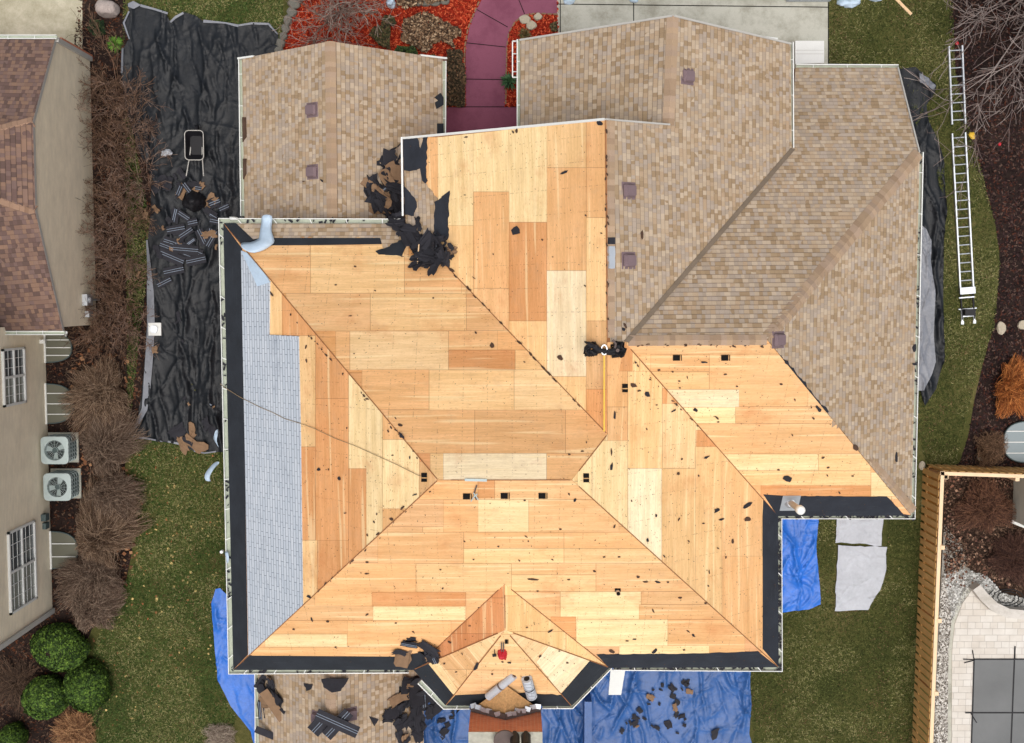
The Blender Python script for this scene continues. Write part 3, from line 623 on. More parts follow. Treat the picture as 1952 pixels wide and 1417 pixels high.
felt('b_left',rag([(767,350),(778,362),(792,378),(796,395),(790,412),(770,410),(767,380)],1.5,6,5),'felt_w',.035)
felt('b_left',rag([(836,382),(850,370),(858,364),(856,400),(855,455),(848,462),(830,455),(829,385)],1.6,6,6),'felt_w',.03)
felt('far_east',rag([(1475,668),(1500,690),(1545,745),(1578,785),(1572,792),(1520,735),(1480,688)],2,5,6),'felt_w',.028)
felt('far_east',rag([(1695,938),(1722,975),(1727,981),(1718,982),(1692,950)],2,5,7),'felt',.028)
felt('north_mid',[(427,427),(449,426),(484,459),(463,470)],off=.034)
# ---- pale membrane laid in courses on the west slope
mb=MB(); SL['west'].lay(mb,[(461,478),(480,500),(516,538),(515,640),(510,640),(510,645),(571,645),(575,850),(579,1160),(540,1195),(483,1249),(475,1249)],.03); SL['west'].lay(mb,[(508,638),(571,641),(571,648),(509,645)],.045)
mb.build('pale_membrane','newroof',decks['west'])
mb=MB(); SL['west'].lay(mb,[(462,478),(484,486),(517,538),(493,546)],.05); mb.build('membrane_corner','member',decks['west']); mb=MB(); SL['west'].lay(mb,[(477,1247),(481,1247),(488,1272),(484,1273)],.05); mb.build('membrane_corner','member',decks['west'])
# ---- ridge and hip caps
def caps(parent,a,b,w,step=.14,lift=.035,both=True,mat='capshingle',name='ridge_cap'):
    mb=MB(); a=Vector(a);b=Vector(b); d=(b-a); n=int(d.length/step); d.normalize(); s=d.cross(Vector((0,0,1))).normalized()
    for i in range(n):
        p=a+d*i*step; j=rnd.uniform(-.006,.006); z=Vector((0,0,lift)); c=p+z+s*j; e=c+d*(step+.03)-Vector((0,0,.006))
        f=Vector((0,0,-w*.62)) if both else Vector((0,0,-w*.62))
        L0=[c+s*w+f,c,c-s*w+f]; L1=[e+s*w+f,e,e-s*w+f]
        f_=rnd.uniform(.95,1.05); cc_=lin(tuple(x*f_ for x in rnd.choice(((150,122,102),(140,112,92)) if mat=='shingle_far' else ((168,144,118),(160,136,112),(174,150,126),(164,142,122)))))
        for k in range(len(L0)-1):
            mb.face([L0[k],L0[k+1],L1[k+1],L1[k]],col=cc_); mb.face([L0[k+1],L0[k],L0[k]-z*.4,L0[k+1]-z*.4],col=lin((96,76,62)))
    return mb.build(name,'capshingle',parent)
def v3(k): return P(*V[k])
caps(decks['c_left'],v3('CN')+Vector((0,0,.0)),v3('CV'),.15)
ply('b_right','mM',[(1150,650,1200,776,'M'),(1150,776,1200,840,'m')],region=[(1157,653),(1193,651),(1158,829)],seed=21,vert=True)
caps(decks['b_right'],P(1162,230,10.17),P(1162,650,10.17),.13,both=True)
caps(decks['north'],v3('RE'),P(1195,650,9.96),.13)
caps(decks['far_east'],v3('F')+Vector((0,0,.02)),v3('RE'),.17)
caps(decks['far_east'],P(1742,975,5.95),P(1628,845,SL['far_east'].hit(1632,842).z),.14)
caps(decks['far_east'],P(1598,815,SL['far_east'].hit(1600,812).z),P(1577,790,SL['far_east'].hit(1580,785).z),.14)
# hip, ridge and valley joint lines: thin brown bars along the bare edges
mb=MB()
for a,b in (('A','R1'),('B','R1'),('R1','R2'),('R2','J'),('R2','C'),('T','W0'),('T','E0'),('T','K'),('K','SW'),('K','SE'),('K','E0'),('K','W0'),('RW','D'),('BL2','J')):
    p,q=v3(a),v3(b); d=(q-p).normalized(); mb.bar(p+d*.3+Vector((0,0,.024)),q-d*.05+Vector((0,0,.024)),.022,.016)
mb.build('hip_joint','jointwood',house)
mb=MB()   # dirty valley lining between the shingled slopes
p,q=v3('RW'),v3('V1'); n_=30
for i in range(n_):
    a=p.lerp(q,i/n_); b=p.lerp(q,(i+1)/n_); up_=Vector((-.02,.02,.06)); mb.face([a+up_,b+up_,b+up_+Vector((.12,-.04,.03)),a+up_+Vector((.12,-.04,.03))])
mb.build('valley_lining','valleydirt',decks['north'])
# ---- drip edges and rake trim
def trim(pts,w=.06,h=.1,mat='white',name='rake_trim',parent=None,dz=0):
    mb=MB()
    for a,b in zip(pts,pts[1:]): mb.bar(P(*a)+Vector((0,0,dz)),P(*b)+Vector((0,0,dz)),w,h)
    return mb.build(name,mat,parent or house)
trim([V['BL1'],V['BN']],dz=.0); trim([V['BN'],V['CV']],.04,mat='trim'); trim([V['CL1'],V['CN']],.05,mat='trim'); trim([V['CN'],V['CE']],.05,mat='trim'); trim([V['F'],V['G']],.04,mat='trim'); trim([(766,262,5.93),(768,412,5.93)],.05,.12)
# ---- gutters
def gutter(path,inside,w=.16,parent=None,hang=.85,depth=.11):
    """path px+h of the outer rim, inside=+1/-1 side of the roof"""
    pts=[P(*p) for p in path]; z=pts[0].z; mb=MB(); n=len(pts); inn=[]
    for i in range(n):
        d0=(pts[i]-pts[i-1]).normalized() if i>0 else None; d1=(pts[i+1]-pts[i]).normalized() if i<n-1 else None
        a=d0 or d1; b=d1 or d0; na=Vector((-a.y,a.x,0)); nb=Vector((-b.y,b.x,0)); m=(na+nb).normalized(); k=w/max(.35,m.dot(na)); inn.append(pts[i]+m*k*inside)
    for i in range(n-1):
        a,b,c,d=pts[i],pts[i+1],inn[i+1],inn[i]; dz=Vector((0,0,depth)); m=(a+b)/2
        ed=(d-a).normalized()*.026; ee=(c-b).normalized()*.026
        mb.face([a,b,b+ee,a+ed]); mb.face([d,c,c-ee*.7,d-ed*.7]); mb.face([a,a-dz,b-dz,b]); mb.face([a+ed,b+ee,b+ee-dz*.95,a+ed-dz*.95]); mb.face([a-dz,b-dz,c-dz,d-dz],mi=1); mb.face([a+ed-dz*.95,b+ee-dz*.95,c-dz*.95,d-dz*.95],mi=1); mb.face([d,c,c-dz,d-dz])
    for a,d in ((pts[0],inn[0]),(pts[-1],inn[-1])): dz=Vector((0,0,depth)); mb.face([a,d,d-dz,a-dz])
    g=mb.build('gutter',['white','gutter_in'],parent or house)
    for i in range(n-1):
        L=(pts[i+1]-pts[i]).length; k=max(1,int(L/hang))
        for j in range(k):
            t=(j+.5)/k; p=pts[i].lerp(pts[i+1],t); q=inn[i].lerp(inn[i+1],t); h=MB(); h.bar(p-Vector((0,0,.012)),q-Vector((0,0,.012)),.022,.012); h.build('gutter_hanger','white',g)
    return g
gutter([(763,417,HE),(416,416,HE),(435,1286,HE),(779,1284,HE)],1)
gutter([(1513,80,5.80),(1514,282,5.80)],-1); gutter([(985,242,5.82),(985,75,5.82)],-1)
gutter([(1518,122,3.67),(1713,123,3.67)],-1); gutter([(1761,290,HE),(1745,990,HE),(1491,990,HE),(1492,1281,HE),(1170,1279,HE)],-1,hang=1.05)
gutter([(1167,1275,HE),(1092,1352,HE),(1034,1352,HE)],-1); gutter([(895,1353,HE),(845,1353,HE),(796,1304,HE)],-1)
GD=MB()
def litter(path,inside,z,n,sd_,w_=.09):
    r=random.Random(sd_); pts=[P(u,v,z) for u,v in path]
    for _ in range(n):
        i=r.randrange(len(pts)-1); t=r.random(); t=t if r.random()<.3 else (round(t*5)/5+r.gauss(0,.05)); p=pts[i].lerp(pts[i+1],min(1,max(0,t))); d=(pts[i+1]-pts[i]).normalized(); n_=Vector((-d.y,d.x,0))*inside; c=p+n_*r.uniform(.03,.11)+Vector((0,0,-.06+r.uniform(0,.04))); a=r.uniform(0,PI); L=r.uniform(.02,.07); x=Vector((math.cos(a),math.sin(a),0))*L; y=Vector((-math.sin(a),math.cos(a),0))*L*.45
        GD.face([c-x-y,c+x-y,c+x+y,c-x+y])
litter([(416,416),(435,1286)],1,HE,40,1); litter([(1492,992),(1492,1281)],1 if False else -1,HE,90,2); litter([(1492,1281),(1170,1279)],-1,HE,60,3); litter([(763,417),(416,416)],1,HE,16,4); litter([(435,1286),(779,1284)],1,HE,24,5); litter([(1745,990),(1491,990)],-1,HE,60,6); litter([(1761,290),(1745,990)],-1,HE,40,7)
o=GD.build('gutter_litter','scrap'); tag(o,'dark leaf and shingle litter lying in the gutters','litter',kind='stuff')
# ---- walls under the roof
def walls(pts,z0,z1,mat='siding_house',parent=None,name='wall',close=True):
    mb=MB(); n=len(pts); L=0
    for i in range(n if close else n-1):
        a,b=pts[i],pts[(i+1)%n]; d=math.hypot(b[0]-a[0],b[1]-a[1]); za=z1[i] if isinstance(z1,list) else z1; zb=z1[(i+1)%n] if isinstance(z1,list) else z1
        mb.face([(a[0],a[1],z0),(b[0],b[1],z0),(b[0],b[1],zb),(a[0],a[1],za)],uv=[(L,z0),(L+d,z0),(L+d,zb),(L,za)]); L+=d
    return mb.build(name,mat,parent or house)
def w2(k,dx,dy): p=v3(k); return (p.x+dx,p.y+dy)
I=.35
bp=[w2('A',I,-I),w2('B',I,I),w2('W0',0,I),w2('SW',.15,I),w2('SE',-.15,I),w2('E0',0,I),w2('C',-I,I),w2('D',-I,I*.3),w2('E',-I,I),w2('F',-I,0),w2('G',-I,-I),(v3('G2').x-.3,v3('G').y-I),w2('CE',-I,-I),w2('CL1',I,-I),w2('CL2',I,0),(v3('BL1').x+I,v3('BL1').y-.3),w2('BL2',I,-I)]
walls(bp,0,[5.7]*8+[5.7,5.7,3.55,3.55,5.7,5.7,5.7,5.7,5.7],'brick')
# gables
def gable(a,b,c,mat='siding_house',dy=-.3):
    mb=MB(); q=[Vector(x)+Vector((0,dy,-.16)) for x in (a,b,c)]; mb.face(q,uv=[(p.x,p.z) for p in q]); mb.build('gable_wall',mat,house)
gable(v3('BL1'),v3('BN'),Vector((v3('V1').x-1,v3('BN').y,6.2)))
gable(v3('CL1'),v3('CN'),v3('CE'))
def window(parent,c,wd,ht,nrm,cols=2,rows=1,grid=(3,3),z=None):
    c=Vector(c); n=Vector(nrm).normalized(); x=Vector((0,0,1)).cross(n).normalized(); up=Vector((0,0,1)); Rm=Matrix((x,n,up)).transposed()
    f=MB(); t=.07
    for s_ in (-1,1): f.box(c+x*s_*(wd/2)+n*.03,(t,.09,ht+t),Rm); f.box(c+up*s_*(ht/2)+n*.03,(wd+t,.09,t),Rm)
    for i in range(1,cols): f.box(c+x*(wd*i/cols-wd/2)+n*.03,(t*1.1,.07,ht),Rm)
    for i in range(1,rows): f.box(c+up*(ht*i/rows-ht/2)+n*.032,(wd,.07,t*.9),Rm)
    fo=f.build('window','white',parent)
    for i in range(cols):
        g=MB(); cc=c+x*(wd*(i+.5)/cols-wd/2); g.box(cc+n*.005,(wd/cols-t,.02,ht-t),Rm); g.build('pane','glass2' if i==0 else 'glass',fo)
        m=MB(); gw=wd/cols; 
        for r_ in range(rows):
            hh=ht/rows; zc=c+up*(hh*(r_+.5)-ht/2)
            for a in range(1,grid[0]): m.box(Vector((cc.x,cc.y,zc.z))+x*(gw*a/grid[0]-gw/2)+n*.022,(.018,.012,hh-t),Rm)
            for a in range(1,grid[1]): m.box(Vector((cc.x,cc.y,zc.z))+up*(hh*a/grid[1]-hh/2)+n*.024,(gw-t,.012,.018),Rm)
        m.build('muntin','white',fo)
xl=bp[0][0]; yb=bp[1][1]
for y in (-1,-5,-8.5): window(house,(xl,y,4.3),1.1,1.5,(-1,0,0)); 
for x in (-6,-3.6,5): window(house,(x,yb,4.3),1.2,1.5,(0,-1,0))
for x in (-6.6,5): window(house,(x,yb,1.6),1.2,1.5,(0,-1,0))
xe=bp[8][0]
for y in (-4.8,-2,1): window(house,(xe,y,4.3),1.1,1.5,(1,0,0)); window(house,(xe,y,1.6),1.1,1.5,(1,0,0))
yc_=bp[13][1]
gd=MB(); 
for i in range(4): gd.box((4,yc_+.03,.32+i*.56),(4.8,.05,.54))
gd.build('garage_door','white',house)
# ---- box vents, holes, pipes (parts of the house)
def boxvent(u,v,name,parent=None,ang=0):
    s=SL[name]; p=s.hit(u,v); Rm=Matrix((s.x,s.up,s.n)).transposed(); mb=MB()
    a=[Vector((x*.16,y*.19,.06)) for x,y in ((-1,-.8),(-.8,-1),(.8,-1),(1,-.8),(1,.8),(.8,1),(-.8,1),(-1,.8))]; top=[p+Rm@Vector((q.x*.8,q.y*.82,.14)) for q in a]; mid=[p+Rm@q for q in a]; bot=[p+Rm@Vector((q.x*.86,q.y*.86,.0)) for q in a]
    mb.face(top)
    for i in range(8): j=(i+1)%8; mb.face([mid[i],mid[j],top[j],top[i]]); mb.face([bot[i],bot[j],mid[j],mid[i]])
    mb.box(p+s.n*.02,(.42,.46,.01),Rm); mb.build('roof_vent','vent',parent or decks[name])
for u,v,k in ((1309,146,'b_right'),(1197,364,'b_right'),(1197,497,'b_right'),(1482,648,'far_east')): boxvent(u,v,k)
def hole(u,v,name,w=17,h=11,rot=0):
    s=SL[name]; mb=MB(); s.lay(mb,rect(u-w/2,v-h/2,u+w/2,v+h/2),.030,.001); o=mb.build('vent_hole','dark',decks[name])
    m2=MB()
    if rot: s.lay(m2,rect(u-w/2,v,u+w/2,v+2),.0320,.001)
    else: s.lay(m2,rect(u+w*.3,v-h/2,u+w*.4,v+h/2),.0320,.001)
    m2.build('rafter','osb',decks[name])
hole(810,910,'west',11,17,1); hole(1116,911,'east',11,17,1); hole(1190,740,'east',11,16,1); hole(1291,681,'south_right'); hole(1383,681,'south_right')
hole(891,945,'south'); hole(963,944,'south'); hole(1035,944,'south'); hole(966,1222,'bay_s',7,8)
# metal flue on the right
s=SL['south_right']; p=s.hit(1506,958); fl=MB(); Rm=Matrix((s.x,s.up,s.n)).transposed(); fl.box(p+s.n*.03,(.5,.62,.012),Rm); fo=fl.build('flue_flashing','alu',decks['south_right'])
mb=MB(); mb.tube([p-Vector((0,0,.1)),p+Vector((0,0,.02)),p+Vector((0,0,.12))],[.17,.16,.10],16); mb.build('flue_collar','alu',decks['south_right'])
mb=MB(); mb.tube([p,p+Vector((0,0,1.12))],.085,16); mb.build('flue_pipe','trim',decks['south_right'])
mb=MB(); mb.tube([p+Vector((0,0,1.08)),p+Vector((0,0,1.2)),p+Vector((0,0,1.24))],[.125,.125,.09],18); mb.build('flue_cap','white',decks['south_right'])
s=SL['south']; p=s.hit(1177,1127); mb=MB(); mb.tube([p,p+Vector((0,0,.28))],.055,14,caps=False); mb.tube([p,p+Vector((0,0,.24))],.045,14,mi=1); mb.build('vent_pipe',['pvc','dark'],decks['south']); mb=MB(); s.lay(mb,[(1172,1121),(1183,1121),(1183,1127),(1172,1127)],.028); mb.build('pipe_boot','dark',decks['south'])
# flashing bits at the ridge of the b block
s=SL['b_right']; mb=MB(); s.lay(mb,rag(rect(1158,470,1169,512),1,5,3),.06); mb.build('exposed_flashing','alu',decks['b_right']); mb=MB(); s.lay(mb,rect(1158,453,1169,466),.07); mb.build('exposed_felt','scrap',decks['b_right'])
# ---- chimney
zc=7.7; A_,B_=P(893,1395,zc),P(1034,1395,zc); yN=(A_.y+B_.y)/2; y1=yN-1.25; ch=MB()
xa,xb=A_.x,B_.x
for (a,b) in (((xa,yN),(xb,yN)),((xb,yN),(xb,y1)),((xb,y1),(xa,y1)),((xa,y1),(xa,yN))):
    L=math.hypot(a[0]-b[0],a[1]-b[1]); ch.face([(a[0],a[1],0),(b[0],b[1],0),(b[0],b[1],zc),(a[0],a[1],zc)],uv=[(0,0),(L,0),(L,zc),(0,zc)])
chim=ch.build('chimney','brick',house)
mb=MB(); mb.prism([(xa-.0,y1,zc+.03),(xb+.0,y1,zc+.03),(xb,yN,zc+.03),(xa,yN,zc+.03)],.03); mb.box(((xa+xb)/2-.1,yN-.3,zc+.045),(.5,.55,.03)); mb.build('chimney_crown','mortar',chim)
for dx in (.14,.44): 
    mb=MB(); q=P(963,1400,zc); c=Vector((q.x+dx+.12,yN-.12,zc)); mb.tube([c+Vector((0,0,-.05)),c+Vector((0,0,.75)),c+Vector((0,0,.8))],[.13,.13,.11],16); mb.build('flue_tile','black',chim)
mb=MB(); c=P(962,1412,zc+.2); mb.tube([c,c+Vector((0,0,.08))],.3,20); mb.build('round_cap','strap',chim)
# cricket and flashing
mb=MB(); xm=(xa+xb)/2; zb=6.05; zt=6.75; pk=Vector((xm,yN+.02,zt)); rr=Vector((xm,yN+.95,zt-.02)); la=Vector((xa+.02,yN+.02,zb+.05)); ra=Vector((xb-.02,yN+.02,zb+.05))
mb.face([la,pk,rr]); mb.face([ra,rr,pk]); mb.build('cricket','osb',house)
mb=MB(); up=Vector((0,.07,.1))
for a,b in ((la,pk),(pk,ra)): mb.bar(a+up,b+up,.16,.03); mb.bar(a+Vector((0,.03,-.05)),b+Vector((0,.03,-.05)),.05,.16)
mb.build('step_flashing','strap',house)
for i in range(14):
    a,b=(la,pk) if i<7 else (pk,ra); t=(i%7+.5)/7; q=a.lerp(b,t)+Vector((rnd.uniform(-.03,.03),.14+rnd.uniform(-.03,.05),.13))
    if rnd.random()<.75: mb=MB(); mb.box(q,(.17,.13,.02),Euler((rnd.uniform(-.3,.3),rnd.uniform(-.4,.4),rnd.uniform(-.4,.4))).to_matrix()); mb.build('lead_flashing','alu',house)
# ================================================================ lower wings (parts of the same house)
def wing(lu,ru,ridge_u,vt,vb,he,zr,pn,mat='shingle',front=True):
    l1=P(lu,vt,he); r1=P(ru,vt,he); m1=P(ridge_u,0,zr); y0=(l1.y+r1.y)/2; xm=(l1.x+r1.x)/2
    yb_=P(lu,vb,he).y; L=[Vector((l1.x,y0,he)),Vector((xm,y0,zr)),Vector((xm,yb_,zr)),Vector((l1.x,yb_,he))]; Rr=[Vector((r1.x,y0,he)),Vector((r1.x,yb_,he)),Vector((xm,yb_,zr)),Vector((xm,y0,zr))]
    for nm,q in ((pn+'_l',L),(pn+'_r',Rr)):
        SL[nm]=Slope(q); s=SL[nm]; mb=MB(); mb.prism(q if (q[1]-q[0]).cross(q[2]-q[0]).z>0 else q[::-1],.12); decks[nm]=mb.build('roof_slope','cleat',house); shing(nm,mat=mat)
    caps(house,Vector((xm,y0,zr+.02)),Vector((xm,yb_,zr+.02)),.15)
    return l1,r1,xm,y0,yb_
l1,r1,xm,y0,yb_=wing(462,843,630,112,440,3.2,5.55,'wing')
walls([(l1.x+.2,y0-.3),(l1.x+.2,yb_),(r1.x-.2,yb_),(r1.x-.2,y0-.3)],0,3.1,'brick')
gable((l1.x,y0,3.2),(xm,y0,5.55),(r1.x,y0,3.2))

gutter([(454,111,3.2),(458,412,3.2)],1); gutter([(850,262,3.2),(851,116,3.2)],1)
boxvent(596,210,'wing_l'); boxvent(597,328,'wing_l')
mb=MB(); q0=P(454,111,3.22); q1=P(851,115,3.22)
mb.bar((q0.x,y0,3.2),(q0.x+.55,y0,3.52),.05,.1); mb.bar((q1.x,y0,3.2),(q1.x-.75,y0,3.66),.05,.1); mb.build('rake_trim','white',house)
felt('wing_r',rect(832,236,850,262),'felt',.06); felt('wing_r',rag([(827,186),(838,178),(843,186),(850,196),(831,208),(828,196),(834,192)],1,6,3),'felt',.06)
felt('wing_l',[(463,224,),(470,224),(471,262),(462,275)],'scrapb',.05); felt('wing_l',[(464,303),(471,303),(471,332),(462,350)],'scrapb',.05)
# porch below the south eave
l1,r1,xm,y0,yb_=wing(491,806,629,1205,1560,3.05,5.09,'porch')
walls([(l1.x+.3,y0),(l1.x+.3,yb_+.3),(r1.x-.3,yb_+.3),(r1.x-.3,y0)],0,2.95,'siding_house')
gutter([(485,1285,3.05),(486,1560,3.05)],1)
boxvent(606,1369,'porch_l'); boxvent(667,1362,'porch_r')
# garage side projection gutter left of block C
mb=MB(); a=P(977,79,5.6); b=P(977,148,5.6); mb.bar(a,b,.03,.06); mb.bar(a,P(985,79,5.6),.03,.06); mb.bar(b,P(985,148,5.6),.03,.06)
mb.bar(P(977,103,5.6),P(985,103,5.6),.02,.04); mb.bar(P(977,137,5.6),P(985,137,5.6),.02,.04); mb.build('side_gutter','white',house)
# ================================================================ LEFT HOUSE
nh=empty('neighbouring_house',(-16,0,0),'cream sided neighbouring house with brown shingles, cut off by the left edge','house')
xw=P(179,350,0).x
ge=2.95
gN=P(103,76,2.95); gS=P(131,630,ge); j1=P(66,232,4.75); j2=P(71,402,4.7); 
x0=xw; zt=6.3
yr=(j1.y+j2.y)/2; xr=-17.2
SLg=[('a',[Vector((x0,gN.y,ge)),Vector((x0,j1.y,4.75)),Vector((xr,yr,6.3)),Vector((-24,yr,6.3)),Vector((-24,gN.y,ge))]),
     ('b',[Vector((x0,j1.y,4.75)),Vector((x0,j2.y,4.75)),Vector((xr,yr,6.3))]),
     ('c',[Vector((x0,j2.y,4.75)),Vector((x0,gS.y,ge)),Vector((-24,gS.y,ge)),Vector((-24,yr,6.3)),Vector((xr,yr,6.3))])]
for nm,q in SLg:
    SL['n'+nm]=Slope(q); mb=MB(); s=SL['n'+nm]
    for tp,tq in s.t: mb.face(tq); 
    for i in range(len(q)): a,b=q[i],q[(i+1)%len(q)]; mb.face([a,b,b-Vector((0,0,.14)),a-Vector((0,0,.14))])
    decks['n'+nm]=mb.build('roof_slope','trim',nh); shing('n'+nm,mat='shingle_far')
caps(decks['nb'],SLg[1][1][0],SLg[1][1][2],.15,mat='shingle_far'); caps(decks['nb'],SLg[1][1][1],SLg[1][1][2],.15,mat='shingle_far'); caps(decks['nb'],Vector((xr,yr,6.3)),Vector((-24,yr,6.3)),.15,mat='shingle_far')
q=[(x0-.03,gN.y,0),(x0-.03,gS.y+.1,0),(x0-.03,gS.y+.1,ge-.1),(x0-.03,j2.y,4.62),(x0-.03,j1.y,4.62),(x0-.03,gN.y,ge-.1)]
mb=MB(); mb.face(q,uv=[(a[1],a[2]) for a in q]); mb.build('wall','siding',nh)
walls([(x0-.03,gN.y-.05),(-24,gN.y-.05)],0,2.85,'brick',nh,close=False); walls([(-24,gS.y+.1),(x0-.03,gS.y+.1)],0,2.85,'siding',nh,close=False)
mb=MB(); mb.box((x0+.0,gN.y+.02,1.42),(.12,.14,2.86)); mb.build('corner_board','trim',nh)
mb=MB(); mb.box((x0+.03,gN.y+.12,1.3),(.06,.06,2.6)); mb.build('downspout','brick',nh)
def ngut(y,z,sg):
    mb=MB(); mb.box((-19,y+sg*.06,z-.02),(2*(x0+19)+.1,.02,.1)); mb.box((-19,y-sg*.04,z-.02),(2*(x0+19)+.1,.02,.1)); mb.box((-19,y,z-.06),(2*(x0+19)+.1,.12,.02),mi=1); g_=mb.build('gutter',['white','gutter_in'],nh)
    for i in range(6): m=MB(); m.box((x0-.6-i*.8,y,z+.01),(.02,.13,.015)); m.build('gutter_hanger','white',g_)
ngut(gN.y+.07,2.97,1); ngut(gS.y-.07,2.97,-1)
# two storey part
xw2=P(93,900,0).x; yA=gS.y+.1; yB=P(101,1163,0).y
q=[(xw2,yA,0),(xw2,yB,0),(xw2,yB,6.2),(xw2,yA,6.2)]; mb=MB(); mb.face(q,uv=[(a[1],a[2]) for a in q]); mb.build('wall','siding',nh)
walls([(xw2,yB),(-26,yB)],0,6.2,'siding',nh,close=False)
mb=MB(); mb.box((xw2+.01,yB-.01,3.1),(.14,.16,6.2)); mb.box((xw2-.16,yB-.03,3.1),(.14,.1,6.2)); mb.build('corner_board','trim',nh)
mb=MB(); mb.prism([(xw2+.4,yA,6.2),(xw2+.4,yB-.4,6.2),(-26,yB-.4,6.2),(-26,yA,6.2)][::-1],-.15); mb.build('upper_eave','trim',nh)
q=[Vector((xw2+.4,yA+1,6.36)),Vector((-21,yA+1,9.5)),Vector((-21,yB-.4,9.5)),Vector((xw2+.4,yB-.4,6.36))]; SL['nu']=Slope(q); mb=MB(); mb.prism(q[::-1],.1); decks['nu']=mb.build('roof_slope','trim',nh); shing('nu',mat='shingle_far')
def wz(u,v):   # point on the wall plane
    d=ray(u,v); t=(xw2-CP.x)/d.x; return CP+d*t
a=wz(43,662); b=wz(6,775); c=wz(25,718); window(nh,(xw2+.0,c.y,(a.z+wz(7,720).z)/2 if False else c.z),abs(wz(25,665).y-wz(25,770).y),wz(5,718).z-wz(45,718).z,(1,0,0),2,2,(3,2))
c=wz(41,1080); window(nh,(xw2,c.y,c.z),abs(wz(41,1003).y-wz(41,1155).y),wz(17,1080).z-wz(66,1080).z,(1,0,0),2,2,(3,3))
# utility meters on the walls
mb=MB(); c=P(176,572,.7); mb.box((x0+.06,c.y,1.0),(.16,.36,.5)); mb.box((x0+.06,c.y-.45,.9),(.14,.2,.35)); mb.tube([(x0+.08,c.y,0),(x0+.08,c.y,1)],.03,8); mb.tube([(x0+.14,c.y,1.05),(x0+.2,c.y,1.05)],.09,12); mb.build('utility_meter','alu',nh)
mb=MB(); c=P(90,985,.5); mb.box((xw2+.08,c.y,.6),(.16,.22,.3)); mb.box((xw2+.06,c.y-.3,.5),(.12,.2,.3)); mb.build('utility_box','acdark',nh)
mb=MB(); mb.box((xw2+.02,wz(92,650).y,.4),(.3,.12,.12)); mb.tube([P(126,634,2.8),P(126,640,.4)],.04,8); mb.build('downspout_outlet','white',nh)
# window wells
def well(cu,cv,wu,hv,parent_tag,mat='wellcover',flip=1,n=3,label='',name='window_well'):
    """cu = wall edge pixel"""
    p=P(cu,cv,.12); hw=hv/2/57.6; dp=wu/57.6*flip
    e=empty(name,(p.x,p.y,0),label,'window well','window wells along the cream wall' if flip>0 else None)
    pts=[]
    for i in range(25):
        t=-PI/2+PI*i/24; pts.append((p.x+dp*abs(math.cos(t))**.55,p.y+hw*math.copysign(abs(math.sin(t))**.75,math.sin(t))*(.85+.15*(1-abs(math.cos(t)))),.12))
    mb=MB(); c=Vector((p.x,p.y,.2))
    mb.face([(x,y,.12) for x,y,z in (pts if flip>0 else pts[::-1])]); 
    mb.build('cover',mat,e)
    mb=MB(); mb.tube([Vector(q)+Vector((0,0,0)) for q in pts],.018,6); 
    for a,b in zip(pts,pts[1:]): mb.face([(a[0],a[1],.12),(b[0],b[1],.12),(b[0],b[1],0),(a[0],a[1],0)])
    mb.build('well_rim','acdark',e)
    mb=MB()
    if flip>0: mb.bar((p.x,p.y-hw*1.03,.14),(p.x,p.y+hw*1.03,.14),.06,.05)
    for i in range(n):
        y=p.y+hw*(2*(i+1)/(n+1)-1)*1.05; k=.97-.12*abs(2*(i+1)/(n+1)-1); mb.bar((p.x,y,.138),(p.x+dp*k,y,.138),.028,.02)
    mb.build('cover_bars','white',e)
well(86,663,50,56,0,label='greenish window well cover against the cream wall, nearest the brown garage roof')
well(88,770,52,76,0,label='greenish window well cover just above the two air conditioners')
well(97,1049,51,72,0,n=2,label='greenish window well cover below the two air conditioners, beside the tall window')
well(1965,843,52,80,0,'wellcover_g',-1,3,'clear arched window well cover at the right edge beside a brown bush')
